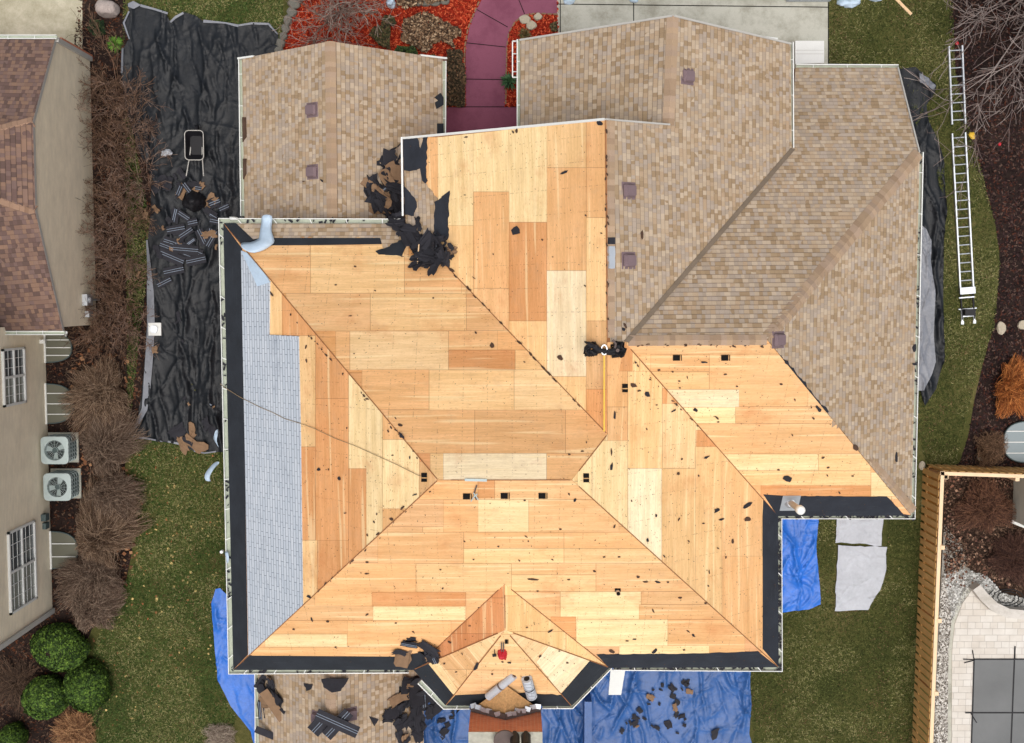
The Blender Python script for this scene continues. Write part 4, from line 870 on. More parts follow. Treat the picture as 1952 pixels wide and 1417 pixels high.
# ---- AC condensers
def ac(u,v,label):
    p=P(u,v,.8); e=empty('air_conditioner',(p.x,p.y,0),label,'air conditioner','air conditioners by the cream wall'); hx=.44; H=.8
    def ring(s,z,r=.14,n=5):
        o=[]
        for cx,cy,a0 in ((1,1,0),(-1,1,90),(-1,-1,180),(1,-1,270)):
            for i in range(n+1):
                t=R(a0+90*i/n); bul=1; o.append(Vector((p.x+cx*(s-r)+r*math.cos(t),p.y+cy*(s-r)+r*math.sin(t),z)))
        return o
    a,b=ring(hx*.97,.06),ring(hx*.97,H-.05); mb=MB()
    for i in range(len(a)): j=(i+1)%len(a); mb.face([a[i],a[j],b[j],b[i]])
    mb.build('body','acdark',e)
    mb=MB()
    for k in range(24):
        i=k; t=2*PI*k/24; 
        for s_ in (0,):
            d=Vector((math.cos(t),math.sin(t),0)); m=max(abs(d.x),abs(d.y)); q=Vector((p.x,p.y,0))+d*min(hx/m,hx*1.22)*.985; mb.box(q+Vector((0,0,H/2)),(.045,.045,H-.06),Matrix.Rotation(t,3,'Z'))
    for z in (.05,.24,.43,.62): 
        r=ring(hx*.985,z)
        for i in range(len(r)): mb.bar(r[i],r[(i+1)%len(r)],.02,.025)
    mb.build('louvre_guard','acbody',e)
    mb=MB(); o=ring(hx*1.02,H); o2=ring(hx*1.02,H-.09); n=len(o); inn=[Vector((p.x+.33*math.cos(2*PI*(i+.5)/n),p.y+.33*math.sin(2*PI*(i+.5)/n),H+.015)) for i in range(n)]; low=[Vector((q.x,q.y,H-.2)) for q in inn]
    for i in range(n): j=(i+1)%n; mb.face([o2[i],o2[j],o[j],o[i]]); mb.face([o[i],o[j],inn[j],inn[i]]); mb.face([inn[i],inn[j],low[j],low[i]])
    mb.build('top_panel','acbody',e,smooth=False)
    mb=MB(); mb.face([q for q in low]); mb.build('fan_well','dark',e)
    mb=MB()
    for rr in (.1,.15,.2,.25,.3): mb.tube([Vector((p.x+rr*math.cos(2*PI*i/24),p.y+rr*math.sin(2*PI*i/24),H-.0)) for i in range(25)],.004,4,caps=False)
    for i in range(16): t=2*PI*i/16; mb.tube([(p.x+.08*math.cos(t),p.y+.08*math.sin(t),H),(p.x+.33*math.cos(t),p.y+.33*math.sin(t),H)],.004,4,caps=False)
    mb.build('fan_guard','acbody',e)
    mb=MB(); mb.tube([(p.x,p.y,H-.16),(p.x,p.y,H-.02)],.085,18); mb.build('motor','acdark',e)
    for k in range(3):
        t=R(20+120*k+rnd.uniform(0,60)); mb=MB(); c=Vector((p.x,p.y,H-.12)); d=Vector((math.cos(t),math.sin(t),0)); s_=Vector((-d.y,d.x,0)); mb.face([c+d*.08-s_*.04,c+d*.3-s_*.1,c+d*.3+s_*.09+Vector((0,0,.05)),c+d*.08+s_*.05+Vector((0,0,.02))]); mb.build('fan_blade','acbody',e)
    mb=MB(); mb.box((p.x,p.y,.03),(1.0,1.0,.06)); mb.build('pad','conc',e)
ac(104,859,'grey air conditioner unit beside the cream wall, the upper of two'); ac(109,929,'grey air conditioner unit beside the cream wall, the lower of two')
# ================================================================ FENCE
def fence():
    e=empty('fence',tuple(P(1755,1100,0)),'L-shaped board fence of new yellow pine around the pool yard','fence')
    c=P(1797,903,1.55); bot=P(1773,1480,1.55); rt=P(2060,912,1.55); n=0
    A=Vector((c.x,c.y,0)); Bv=Vector((bot.x,bot.y,0)); Cv=Vector((rt.x,rt.y,0))
    for a,b,sg in ((A,Bv,-1),(A,Cv,1)):
        d=(b-a).normalized(); nn=Vector((d.y,-d.x,0))*(-1 if sg<0 else 1); 
        nn=Vector((-1,0,0)) if sg<0 else Vector((0,1,0))
        L=(b-a).length; k=int(L/.262); fr=MB(); bk=MB()
        for i in range(k):
            p=a+d*(i+.5)*.262; h=1.48+rnd.uniform(-.015,.015)
            if n<100:
                m=MB(); m.box(p+nn*(.075+rnd.uniform(-.004,.004))+Vector((0,0,h/2)),(.018,.185,h),Matrix((nn,d,Vector((0,0,1)))).transposed()); m.build('fence_board','fence',e); n+=1
            bk.box(p+d*.131-nn*.02+Vector((0,0,h/2)),(.018,.135,h),Matrix((nn,d,Vector((0,0,1)))).transposed())
        o=bk.build('back_boards','fence',e); o['kind']='stuff'
        mb=MB(); mb.bar(a+Vector((0,0,1.52))-d*.07,b+Vector((0,0,1.52)),.115,.045); mb.build('top_rail','fencetop',e)
        for z in (.3,1.3): mb=MB(); mb.bar(a+Vector((0,0,z))+nn*.03,b+Vector((0,0,z))+nn*.03,.05,.09); mb.build('stringer','fence',e)
        k=int(L/2.4)
        for i in range(k+1):
            p=a+d*(i*2.4+(.12 if i==0 else 0.))-nn*.1; mb=MB(); mb.box(p+Vector((0,0,.78)),(.13,.13,1.56)); mb.build('fence_post','fencetop',e)
fence()
# shed at the right edge
e=empty('garden_shed',tuple(P(1990,950,0)),'small pale sided shed cut off by the right edge inside the fence','shed')
a=P(1922,905,0); 
xs_=P(1925,950,0).x+.1; yt=P(1930,905,0).y; ybt=P(1930,992,0).y
mb=MB(); q=[(xs_,yt,0),(xs_,ybt,0),(xs_,ybt,2.3),(xs_,yt,2.3)]; mb.face(q[::-1],uv=[(p[1],p[2]) for p in q[::-1]]); q=[(xs_,ybt,0),(xs_+3,ybt-1.2,0),(xs_+3,ybt-1.2,2.3),(xs_,ybt,2.3)]; mb.face(q); q=[(xs_,yt,0),(xs_+3,yt,0),(xs_+3,yt,2.3),(xs_,yt,2.3)]; mb.face(q); mb.face([(xs_,yt,2.3),(xs_+3,yt,2.3),(xs_+3,ybt-1.2,2.3),(xs_,ybt,2.3)]); mb.build('wall','siding_shed',e)
mb=MB(); mb.bar((xs_-.04,ybt-.02,.06),(xs_+3,ybt-1.25,.06),.12,.1); mb.build('base_trim','white',e)
mb=MB(); x_=P(1950,150,0).x+.6; mb.box((x_+2,P(1950,155,0).y,1.3),(4,2.3,2.6)); mb.prism([(x_-.0,P(0,88,0).y,2.62),(x_+4,P(0,88,0).y,2.62),(x_+4,P(0,222,0).y,2.62),(x_,P(0,222,0).y,2.62)][::-1],.06)
tag(mb.build('outbuilding','siding_shed'),'sliver of a pale building at the right edge near the bare tree','building')
# ================================================================ POOL COVER
pc=empty('pool_cover',tuple(P(1900,1350,.05)),'grey mesh safety cover stretched over the swimming pool','pool cover')
zc_=.06; c0=P(1857,1257,zc_); c1=P(1850,1480,zc_); mb=MB(); mb.prism([(c0.x,c0.y,zc_),(c0.x+6,c0.y,zc_),(c0.x+6,c1.y,zc_),(c1.x,c1.y,zc_)][::-1],.02); mb.build('cover_panel','poolcover',pc)
for a,b in (((1857,1257),(2100,1257)),((1857,1257),(1850,1480)),((1935,1232),(1925,1480)),((1840,1359),(2100,1359))):
    mb=MB(); mb.bar(P(*a,zc_+.012),P(*b,zc_+.012),.045,.008); mb.build('strap','black',pc)
for a,b in (((1836,1257),(1857,1258)),((1854,1240),(1857,1258)),((1838,1264),(1858,1259)),((1935,1238),(1935,1257)),((1850,1359),(1862,1378))): 
    mb=MB(); mb.tube([P(*a,.075),P(*b,.075)],.016,6); mb.build('anchor_spring','black',pc)
# curved coping
w_=[(1867,1117),(1880,1132),(1898,1150),(1920,1162),(1950,1167),(2000,1167)]; mb=MB(); a_=[P(u,v,.45) for u,v in w_]; o_=[P(u-11,v+11 if i<4 else v+14,.45) for i,(u,v) in enumerate(w_)]
a_=[P(*q,.45) for q in ((1869,1115),(1883,1132),(1902,1150),(1925,1161),(1955,1164),(2010,1164))]; o_=[P(*q,.45) for q in ((1855,1125),(1870,1145),(1892,1166),(1920,1178),(1955,1181),(2010,1181))]
for i in range(5): mb.prism([o_[i],o_[i+1],a_[i+1],a_[i]],.45)
tag(recenter(mb.build('curved_wall','stonecap',merge=True)),'curved pale stone seat wall at the edge of the patio','wall')
pts=[P(1920+14*math.cos(t*.5)*(1+.05*t),1140+9*math.sin(t*.5)*(1+.04*t),.05) for t in range(34)]
mb=MB(); mb.tube(pts,.014,6); tag(recenter(mb.build('garden_hose','black')),'dark garden hose coiled behind the curved stone wall','hose')
# ================================================================ TARPS
def thing_cloth(*a,label=None,cat='tarp',**k):
    o=cloth(*a,**k); tag(o,label,cat); return o
BT=[(243,8),(262,8),(270,12),(318,25),(325,42),(338,32),(352,24),(372,30),(388,41),(430,45),(455,50),(470,46),(512,47),(524,56),(531,68),(531,120),(530,430),(440,430),(440,860),(412,862),(370,859),(345,846),(310,842),(252,834),(243,830),(262,800),(270,760),(277,700),(281,600),(283,520),(280,470),(286,430),(290,340),(262,280),(238,200),(232,140),(236,95),(246,76),(233,44),(246,20)]
tl=cloth('plastic_sheet',BT,.05,'blackplastic',wr=((R(88),.7,5.,.05),(R(40),.8,1.5,.03)),cr=((150,R(92),.16,1.6,.05,.10),(120,R(100),.5,.7,.035,.055),(50,R(20),.6,.5,.03,.05)),cell=.05,seed=5)
tag(tl,'large wrinkled black plastic sheet on the ground between the two houses','tarp')
def strip(name,pts,wd,z,mat,parent,seed=1):
    mb=MB(); r=random.Random(seed); q=[P(u,v,z) for u,v in pts]; L=[];Rr=[]
    for i,p in enumerate(q):
        d=(q[min(i+1,len(q)-1)]-q[max(i-1,0)]).normalized(); n=Vector((-d.y,d.x,0)); ww=wd[i] if isinstance(wd,list) else wd*r.uniform(.6,1.3); h=Vector((0,0,r.uniform(0,.05))); L.append(p+n*ww/2+h); Rr.append(p-n*ww/2+h*.3)
    for i in range(len(q)-1): mb.face([L[i],L[i+1],Rr[i+1],Rr[i]]) if (L[i+1]-L[i]).cross(Rr[i]-L[i]).z>0 else mb.face([L[i],Rr[i],Rr[i+1],L[i+1]])
    return mb.build(name,mat,parent)
strip('folded_edge',[(280,458),(284,500),(287,560),(288,620),(284,690),(280,740),(276,780),(262,808),(246,829)],[.05,.12,.24,.25,.26,.24,.2,.14,.03],.16,'greyplastic',tl)
strip('folded_edge',[(244,10),(255,10),(268,10)],[.1,.25,.02],.17,'greyplastic',tl)
for k,p in enumerate(([(268,11),(295,18),(320,26)],[(325,43),(335,33),(350,25)],[(388,41),(430,44),(455,50)],[(455,49),(480,45),(512,46),(530,66)],[(246,22),(236,44),(247,75)],[(234,92),(233,140)],[(252,833),(280,836),(310,842)],[(320,842),(345,847)],[(370,860),(390,864),(412,861)])): strip('folded_edge',p,.07,.15,'greyplastic',tl,k)
mb=MB(); 
tr=cloth('plastic_sheet',[(1700,135),(1722,131),(1745,128),(1768,150),(1783,165),(1779,180),(1766,200),(1768,230),(1785,262),(1800,310),(1803,400),(1797,470),(1796,600),(1798,680),(1785,740),(1762,775),(1752,740),(1700,600),(1700,300)],.05,'blackplastic',wr=((R(88),.4,3.,.06),),cr=((60,R(92),.15,1.4,.05,.10),(50,R(80),.6,.5,.03,.05)),cell=.045,seed=9)
tag(tr,'long black plastic sheet lying along the right side of the house','tarp')
cloth('grey_side',[(1757,430),(1766,438),(1775,462),(1774,500),(1783,560),(1780,640),(1784,690),(1776,715),(1760,745),(1740,745),(1740,430)],.2,'greyplastic',wr=((R(85),.3,1.6,.05),),cr=((24,R(92),.3,.6,.03,.06),),cell=.035,seed=3,parent=tr)
cloth('grey_side',[(1752,140),(1768,148),(1783,165),(1778,172),(1762,162),(1753,158)],.28,'greyplastic',wr=((R(35),.08,.5,.06),),cell=.04,seed=4,parent=tr)
b1=thing_cloth('tarp',[(411,1123),(420,1121),(426,1128),(440,1140),(440,1270),(540,1280),(540,1480),(500,1480),(478,1395),(440,1345),(416,1297),(409,1230),(403,1150)],.06,'bluetarp_b',wr=((R(80),.3,1.8,.04),),cr=((24,R(95),.25,1.,.05,.08),(20,R(30),.6,.4,.03,.05)),cell=.05,seed=11,label='narrow blue tarp on the grass beside the lower left corner of the house')
b2=thing_cloth('tarp',[(805,1290),(1000,1270),(1160,1240),(1427,1240),(1429,1300),(1431,1345),(1428,1400),(1440,1440),(1460,1480),(780,1480)],.08,'bluetarp',wr=((R(95),.8,3.,.05),(R(30),.6,1.6,.03)),cr=((80,R(100),.3,1.4,.045,.15),(90,R(60),.7,.6,.03,.08),(50,R(10),.5,.5,.03,.06)),cell=.045,seed=12,label='big wrinkled blue tarp strewn with roofing scraps below the house')
b3=thing_cloth('tarp',[(1485,960),(1560,960),(1560,995),(1555,1040),(1559,1080),(1562,1115),(1564,1152),(1541,1162),(1520,1163),(1499,1167),(1480,1167)],.08,'bluetarp_b',wr=((R(85),.4,1.6,.05),),cr=((22,R(80),.4,.7,.06,.10),(26,R(20),.7,.4,.035,.05)),cell=.035,seed=13,label='bright blue tarp on the grass right of the house beside the grey pads')
thing_cloth('ground_pad',rag([(1597,960),(1685,960),(1683,1000),(1680,1041),(1640,1036),(1592,1035)],1.6,12,4),.07,'pad',wr=((R(70),.3,.6,.02),),cr=((40,R(20),1.,.3,.02,.05),),cell=.035,seed=14,label='square grey pad partly under the right eave',cat='pad')
thing_cloth('ground_pad',rag([(1597,1039),(1640,1041),(1691,1043),(1689,1070),(1687,1095),(1678,1125),(1655,1163),(1620,1164),(1591,1165)],1.6,12,5),.08,'pad',wr=((R(0),.5,1.,.02),),cr=((40,R(10),1.,.4,.02,.045),),cell=.035,seed=15,label='larger grey pad with a cut corner lying on the grass',cat='pad')
# tarp-covered rail
mb=MB(); p,q=P(1121,1338,1.0),P(1121,1480,1.0); mb.box(((p.x+q.x)/2,(p.y+q.y)/2,.5),(.24,abs(p.y-q.y),1.0)); tag(recenter(mb.build('covered_rail','bluetarp')),'upright rail wrapped in blue tarp standing on the big blue tarp','railing')
# ================================================================ PLANTS
def twigs(name,u,v,rad,h,nst,label,cat='bush',cols=((92,70,58),(118,94,78),(70,50,42)),lean=(0,0),w0=.018,depth=3,seed=1,group=None,spread=1.,kids=4,wmin=.006):
    r=random.Random(seed); p=P(u,v,0); vs=[];fs=[];cs=[]
    def seg(a,b,wa,wb,c):
        d=(b-a); 
        if d.length<1e-4: return
        d.normalize(); x=d.cross(Vector((r.uniform(-1,1),r.uniform(-1,1),r.uniform(-1,1)))).normalized(); y=d.cross(x); i=len(vs)
        for k in range(3): t=2*PI*k/3; o=x*math.cos(t)+y*math.sin(t); vs.append(a+o*wa); vs.append(b+o*wb)
        for k in range(3): l=(k+1)%3; fs.append((i+2*k,i+2*l,i+2*l+1,i+2*k+1)); cs.append(c)
    def grow(a,d,L,w,dep):
        c=lin(cols[r.randrange(len(cols))]); n=4; pts=[a]
        for k in range(n):
            d=(d+Vector((r.gauss(0,.16),r.gauss(0,.16),r.gauss(0,.10)))).normalized(); b=a+d*L/n; 
            if b.z<.02: b.z=.02
            seg(a,b,max(wmin,w*(1-k/n*.6)),max(wmin*.8,w*(1-(k+1)/n*.6)),c); a=b; pts.append((a,Vector(d)))
        if dep>0:
            for k in range(kids):
                q,dd=pts[r.randrange(1,n+1)]; e=(dd+Vector((r.gauss(0,.55),r.gauss(0,.55),r.gauss(0,.35)))).normalized(); grow(q,e,L*r.uniform(.4,.7),w*.55,dep-1)
    for i in range(nst):
        t=r.uniform(0,2*PI); s=r.random()**.5*spread; R_=rad/57.6; d=Vector((math.cos(t)*s*R_+lean[0],math.sin(t)*s*R_+lean[1],h*r.uniform(.7,1.))); grow(p+Vector((math.cos(t)*.1*s,math.sin(t)*.1*s,0)),d.normalized(),d.length*r.uniform(.55,.75),w0,depth)
    me=bpy.data.meshes.new(name); me.from_pydata([tuple(x) for x in vs],[],fs); ca=me.color_attributes.new('Col','FLOAT_COLOR','CORNER'); a=np.ones((len(fs),4,4),dtype=np.float32); a[:,:,:3]=np.array(cs)[:,None,:]; ca.data.foreach_set('color',a.ravel()); me.materials.append(M['twig']); me.update()
    o=link(name,me); recenter(o); return tag(o,label,cat,group)
BR=((112,90,78),(146,124,110),(86,66,56),(126,98,80)); RB_=((112,88,70),(92,70,56),(140,112,92),(80,62,50))
hb=[(222,165,70,'topmost bare brown bush beside the cream garage wall',RB_),(250,225,78,'bare bush reaching onto the black sheet left of the wheelbarrow',BR),(225,285,72,'bare brown bush hugging the middle of the cream garage wall',RB_),(262,345,76,'bare bush spreading over the shingle scraps on the black sheet',BR),(228,410,74,'bare brown bush beside the cream wall left of the scattered scraps',RB_),(240,480,76,'bare bush beside the grey edge of the black sheet',BR),(225,555,70,'bare bush next to the utility meter on the cream wall',RB_),(245,620,74,'lowest of the open bare bushes, by the white vent box',BR),(195,650,58,'bare brown bush at the lower corner of the brown garage roof',RB_)]
for i,(u,v,r_,lb,cc) in enumerate(hb): twigs('bare_bush',u,v,r_,1.5,15,lb,cols=cc,seed=20+i,depth=3,kids=4,w0=.014,wmin=.0055,group='bare bushes along the cream garage wall')
def hair(name,u,v,ru,rv,h,n,label,cols,ang=None,seed=1,group=None,w=.0065,cat='bush',lean=(0,0)):
    """dense mound of fine arching stems"""
    r=np.random.RandomState(seed); p=P(u,v,0); X,Y=ru/57.6,rv/57.6; segs=5
    t=r.uniform(0,2*PI,n); s=r.uniform(0.05,1,n)**.6; ex=X*s*np.cos(t); ey=Y*s*np.sin(t); jit=.13
    lump=.45+1.1*fbm(np.cos(t)*2.4+9,np.sin(t)*2.4+seed,seed,3); ex=ex*lump+lean[0]*s**2; ey=ey*lump+lean[1]*s**2
    bx=ex*.22+r.normal(0,.10,n); by=ey*.22+r.normal(0,.10,n); hz=h*(1-.55*s**2)*r.uniform(.6,1.12,n)
    pts=np.zeros((n,segs+1,3)); cx=r.normal(0,jit,(n,2))
    for k in range(segs+1):
        q=k/segs; pts[:,k,0]=bx+(ex-bx)*q**1.15+cx[:,0]*q*(1-q)*3; pts[:,k,1]=by+(ey-by)*q**1.15+cx[:,1]*q*(1-q)*3; pts[:,k,2]=hz*np.sin(np.clip(q*1.9,0,PI*.62))
    wd=w*(1-np.arange(segs+1)/segs*.55)[None,:,None]; d=np.zeros_like(pts); d[:,:-1]=pts[:,1:]-pts[:,:-1]; d[:,-1]=d[:,-2]
    side=np.stack([-d[...,1],d[...,0],np.zeros_like(d[...,0])],-1); side/=np.linalg.norm(side,axis=-1,keepdims=True)+1e-9
    A=pts-side*wd; B=pts+side*wd; V_=np.stack([A,B],2).reshape(-1,3); V_+=np.array([p.x,p.y,0.01]); V_[:,2]=np.maximum(V_[:,2],.01)
    base=np.arange(n)[:,None]*(segs+1)*2; F=[]
    for k in range(segs): F.append(np.concatenate([base+2*k,base+2*k+1,base+2*k+3,base+2*k+2],1))
    F=np.stack(F,1).reshape(-1,4); me=bpy.data.meshes.new(name); me.from_pydata(V_.tolist(),[],F.tolist())
    c=np.array([lin(q) for q in cols]); cc=c[r.randint(0,len(cols),n)]*r.uniform(.6,1.35,(n,1)); a=np.ones((n,segs*4,4),dtype=np.float32); a[:,:,:3]=cc[:,None,:]
    ca=me.color_attributes.new('Col','FLOAT_COLOR','CORNER'); ca.data.foreach_set('color',a.ravel()); me.materials.append(M['twig']); me.update(); o=link(name,me); recenter(o); return tag(o,label,cat,group)
HC=((108,88,70),(134,112,92),(84,64,50),(70,52,42),(150,128,108)); HR=((116,98,84),(90,72,60),(136,118,102),(74,58,48))
for i,(u,v,a,b,lb,cc) in enumerate([(208,745,58,66,'rounded mound of brown stems beside the middle window well',HC),(208,850,46,60,'rounded mound of brown stems level with the upper air conditioner',HR),(215,930,40,48,'rounded mound of brown stems level with the lower air conditioner',HR),(200,1022,54,66,'widest mound of stems, beside the lowest window well',HC),(196,1092,52,52,'grey brown mound of stems level with the tall window',HR),(183,1150,48,50,'lowest mound of stems, just above the three green shrubs',HR)]):
    hair('twiggy_shrub',u,v,a*1.2,b*1.3,1.0,3800,lb,cc,seed=40+i,lean=((-.35,.3,.25,.4,-.35,.3)[i],(-.5,.45,-.45,.55,-.4,.4)[i]),group='mounded leafless shrubs along the bed')
hair('dry_shrub',150,1392,46,44,.5,1500,'flattened orange brown shrub below the three green shrubs',((150,110,76),(120,84,58),(176,136,98),(96,66,48)),seed=50)
hair('dead_plant',420,1402,32,26,.3,700,'small grey dead plant at the bottom edge beside the blue tarp',((140,126,112),(110,96,84),(164,150,134)),seed=51)
hair('grey_shrub',35,1300,60,60,.4,900,'low bare brown shrub under the eave corner of the cream wall',((74,58,48),(96,76,62),(60,48,40)),seed=52)
hair('ornamental_grass',1925,735,42,58,.9,2600,'orange brown clump of ornamental grass near the right edge',((176,104,52),(206,134,74),(140,76,36),(120,70,40)),seed=53,cat='grass clump')
hair('brown_shrub',1882,855,34,38,.7,1100,'small bare brown shrub beside the clear window well',((104,80,60),(80,60,46),(128,100,78)),seed=54)
hair('brown_shrub',1872,965,52,56,.7,2400,'bare brown shrub inside the fence corner beside the shed',((92,62,48),(120,86,66),(70,48,40)),seed=55)
hair('brown_shrub',1925,1065,48,52,.7,2200,'dark brown shrub between the shed and the curved stone wall',((74,50,42),(98,70,58),(56,40,36)),seed=56)
# bare trees
twigs('bare_tree',648,22,120,2.6,16,'bare grey branched tree in the red mulch bed','tree',cols=((140,122,112),(118,98,88),(162,146,136)),seed=70,depth=3,kids=4,w0=.03,wmin=.007,spread=1.)
twigs('bare_tree',1990,-20,260,3.6,24,'bare grey tree reaching in from the top right corner','tree',cols=((136,122,116),(112,98,94),(158,146,140)),seed=71,depth=3,kids=5,w0=.035,wmin=.008,lean=(-1.2,-1.4))
def leafmass(name,poly,n,size,cols,h,label,seed,cat='shrub',group=None,asp=.6):
    rs=np.random.RandomState(seed); w=world(poly); xs=[p[0] for p in w]; ys=[p[1] for p in w]; x=rs.uniform(min(xs),max(xs),n*3); y=rs.uniform(min(ys),max(ys),n*3); m=inpoly(x,y,w); x=x[m][:n]; y=y[m][:n]; n=len(x)
    z=h*(.25+.75*fbm(x*3,y*3,seed,3))*rs.uniform(.3,1,n)+.03; an=rs.uniform(0,2*PI,n); L=size*rs.uniform(.6,1.3,n); q=np.zeros((n,4,3))
    ux,uy,uz=np.cos(an),np.sin(an),rs.uniform(-.5,.5,n); vx,vy,vz=-np.sin(an),np.cos(an),rs.uniform(-.6,.6,n)
    for k,(a,b) in enumerate(((-.5,-.35),(.5,-.2),(.45,.35),(-.4,.3))): q[:,k,0]=x+L*(ux*a+vx*b*asp*1.6); q[:,k,1]=y+L*(uy*a+vy*b*asp*1.6); q[:,k,2]=z+L*(uz*a+vz*b*asp)
    me=bpy.data.meshes.new(name); me.from_pydata(q.reshape(-1,3).tolist(),[],np.arange(n*4).reshape(-1,4).tolist()); c=np.array([lin(t) for t in cols]); a=np.ones((n,4,4),dtype=np.float32); a[:,:,:3]=(c[rs.randint(0,len(cols),n)]*rs.uniform(.6,1.3,(n,1)))[:,None,:]
    ca=me.color_attributes.new('Col','FLOAT_COLOR','CORNER'); ca.data.foreach_set('color',a.ravel()); me.materials.append(M['leaf']); me.update(); o=link(name,me); recenter(o); return tag(o,label,cat,group)
DL=((110,86,64),(140,112,86),(82,62,46),(64,48,36),(170,146,118)); DG=((60,62,36),(82,80,48),(100,82,58),(48,44,30))
leafmass('withered_shrub',rag([(772,38),(810,28),(840,38),(862,52),(880,62),(878,72),(862,78),(868,96),(850,82),(826,84),(812,102),(790,92),(765,78)],3,8,1),2600,.075,DL,.5,'large patch of withered brown leaves in the middle of the red bed',80)
leafmass('withered_shrub',rag([(735,32),(752,38),(756,48),(744,52),(744,96),(726,90),(706,68),(712,56),(728,52)],3,8,2),1200,.07,DG,.45,'brown green shrub right of the bare tree in the red bed',81)
leafmass('withered_shrub',rag([(752,-30),(850,-30),(852,4),(800,10),(772,20),(756,14)],3,8,3),1200,.07,DL,.5,'brown leafy shrub at the top edge beside the stone row',82)
leafmass('withered_shrub',rag([(852,100),(880,98),(888,150),(886,205),(852,205),(853,140)],3,8,4),1900,.07,((84,66,48),(58,50,34),(110,86,62),(44,40,26)),.6,'dark brown shrub along the left side of the maroon walkway',83)
leafmass('evergreen_shrub',rag([(760,92),(788,92),(796,102),(806,122),(830,108),(828,118),(770,118),(752,104)],2,6,5),1500,.05,((40,58,30),(56,76,38),(30,42,24),(70,88,44)),.5,'dark evergreen shrub just above the left wing roof',84)
leafmass('evergreen_shrub',[(176,40),(200,42),(204,66),(186,74),(172,60)],500,.05,((30,50,28),(44,66,34),(24,36,22)),.35,'small dark green plant below the boulder',85)
leafmass('leafy_patch',[(1048,48),(1060,44),(1062,60),(1052,62)],120,.06,DG,.25,'tiny green plant at the edge of the driveway',86)
def rosette(u,v,r_,label,cols,n,h,seed,cat='plant',name='spiky_plant'):
    rr=random.Random(seed); p=P(u,v,0); mb=MB()
    for i in range(n):
        t=rr.uniform(0,2*PI); L=r_/57.6*rr.uniform(.5,1.1); d=Vector((math.cos(t),math.sin(t),0)); s=Vector((-d.y,d.x,0)); w_=.022; a=p+Vector((0,0,.05)); el=rr.uniform(.3,1.); c=lin(cols[rr.randrange(len(cols))])
        m=a+d*L*.5+Vector((0,0,h*el)); e=a+d*L+Vector((0,0,h*el*.6)); mb.face([a-s*w_*.6,m-s*w_,m+s*w_,a+s*w_*.6],col=c); mb.face([m-s*w_,e,m+s*w_],col=c)
    o=mb.build(name,'leaf'); recenter(o); return tag(o,label,cat)
rosette(971,158,19,'green spiky plant between the maroon walkway and the shingled wing',((58,92,60),(84,122,82),(40,66,44)),90,.35,3)
rosette(222,86,16,'bright green fern beside the black sheet near the boulder',((84,126,44),(110,150,60),(60,96,34)),130,.25,4,name='fern')
rosette(1000,68,14,'dry brown tuft below the three flat stones',((120,100,66),(90,74,48),(76,78,44)),70,.25,5,name='dry_tuft')
def roundbush(u,v,ru,rv,label,seed):
    rs=np.random.RandomState(seed); h=1.15; e=P(u,v,h*.6); X,Y=ru/58.6,rv/58.6; n=9000
    t=rs.uniform(0,2*PI,n); zz=rs.uniform(-.35,1,n); rr=np.sqrt(np.clip(1-zz*zz,0,1)); nx,ny=np.cos(t)*rr,np.sin(t)*rr
    bump=1+.5*(fbm(nx*1.7+zz*1.5+9,ny*1.7+zz+7,seed,4)-.5)+rs.uniform(-.05,.01,n); cx=e.x+nx*X*bump; cy=e.y+ny*Y*bump; cz=.45+zz*h*.62*bump
    N_=np.stack([nx/X,ny/Y,zz/.7],1)+rs.normal(0,.45,(n,3)); N_/=np.linalg.norm(N_,axis=1,keepdims=True); T_=np.cross(N_,rs.normal(0,1,(n,3))); T_/=np.linalg.norm(T_,axis=1,keepdims=True); B_=np.cross(N_,T_); L=.045*rs.uniform(.6,1.3,(n,1)); C=np.stack([cx,cy,cz],1)
    q=np.stack([C-T_*L-B_*L*.5,C+T_*L-B_*L*.5,C+T_*L*.8+B_*L*.5,C-T_*L*.8+B_*L*.5],1); me=bpy.data.meshes.new('foliage'); me.from_pydata(q.reshape(-1,3).tolist(),[],np.arange(n*4).reshape(-1,4).tolist())
    cols=np.array([lin(c) for c in ((56,80,30),(74,100,38),(42,62,24),(92,118,46),(32,48,20))]); a=np.ones((n,4,4),dtype=np.float32); a[:,:,:3]=(cols[rs.randint(0,5,n)]*rs.uniform(.7,1.3,(n,1)))[:,None,:]; ca=me.color_attributes.new('Col','FLOAT_COLOR','CORNER'); ca.data.foreach_set('color',a.ravel()); me.materials.append(M['leaf']); me.update()
    ro=empty('round_shrub',(e.x,e.y,0),label,'shrub','three round green shrubs'); link('foliage',me,ro)
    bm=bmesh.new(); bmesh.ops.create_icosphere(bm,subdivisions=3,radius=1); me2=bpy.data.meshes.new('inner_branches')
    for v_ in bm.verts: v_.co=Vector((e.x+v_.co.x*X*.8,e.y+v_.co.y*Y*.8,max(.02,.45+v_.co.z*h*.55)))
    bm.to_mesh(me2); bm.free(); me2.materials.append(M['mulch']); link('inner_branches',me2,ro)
roundbush(110,1241,52,45,'clipped round green shrub, the topmost of three near the cream corner',90)
roundbush(162,1311,41,45,'clipped round green shrub, the rightmost of three',91)
roundbush(82,1335,46,44,'clipped round green shrub, the lower left of three',92)
roundbush(18,1410,26,26,'dark green shrub cut off by the bottom left corner',93)
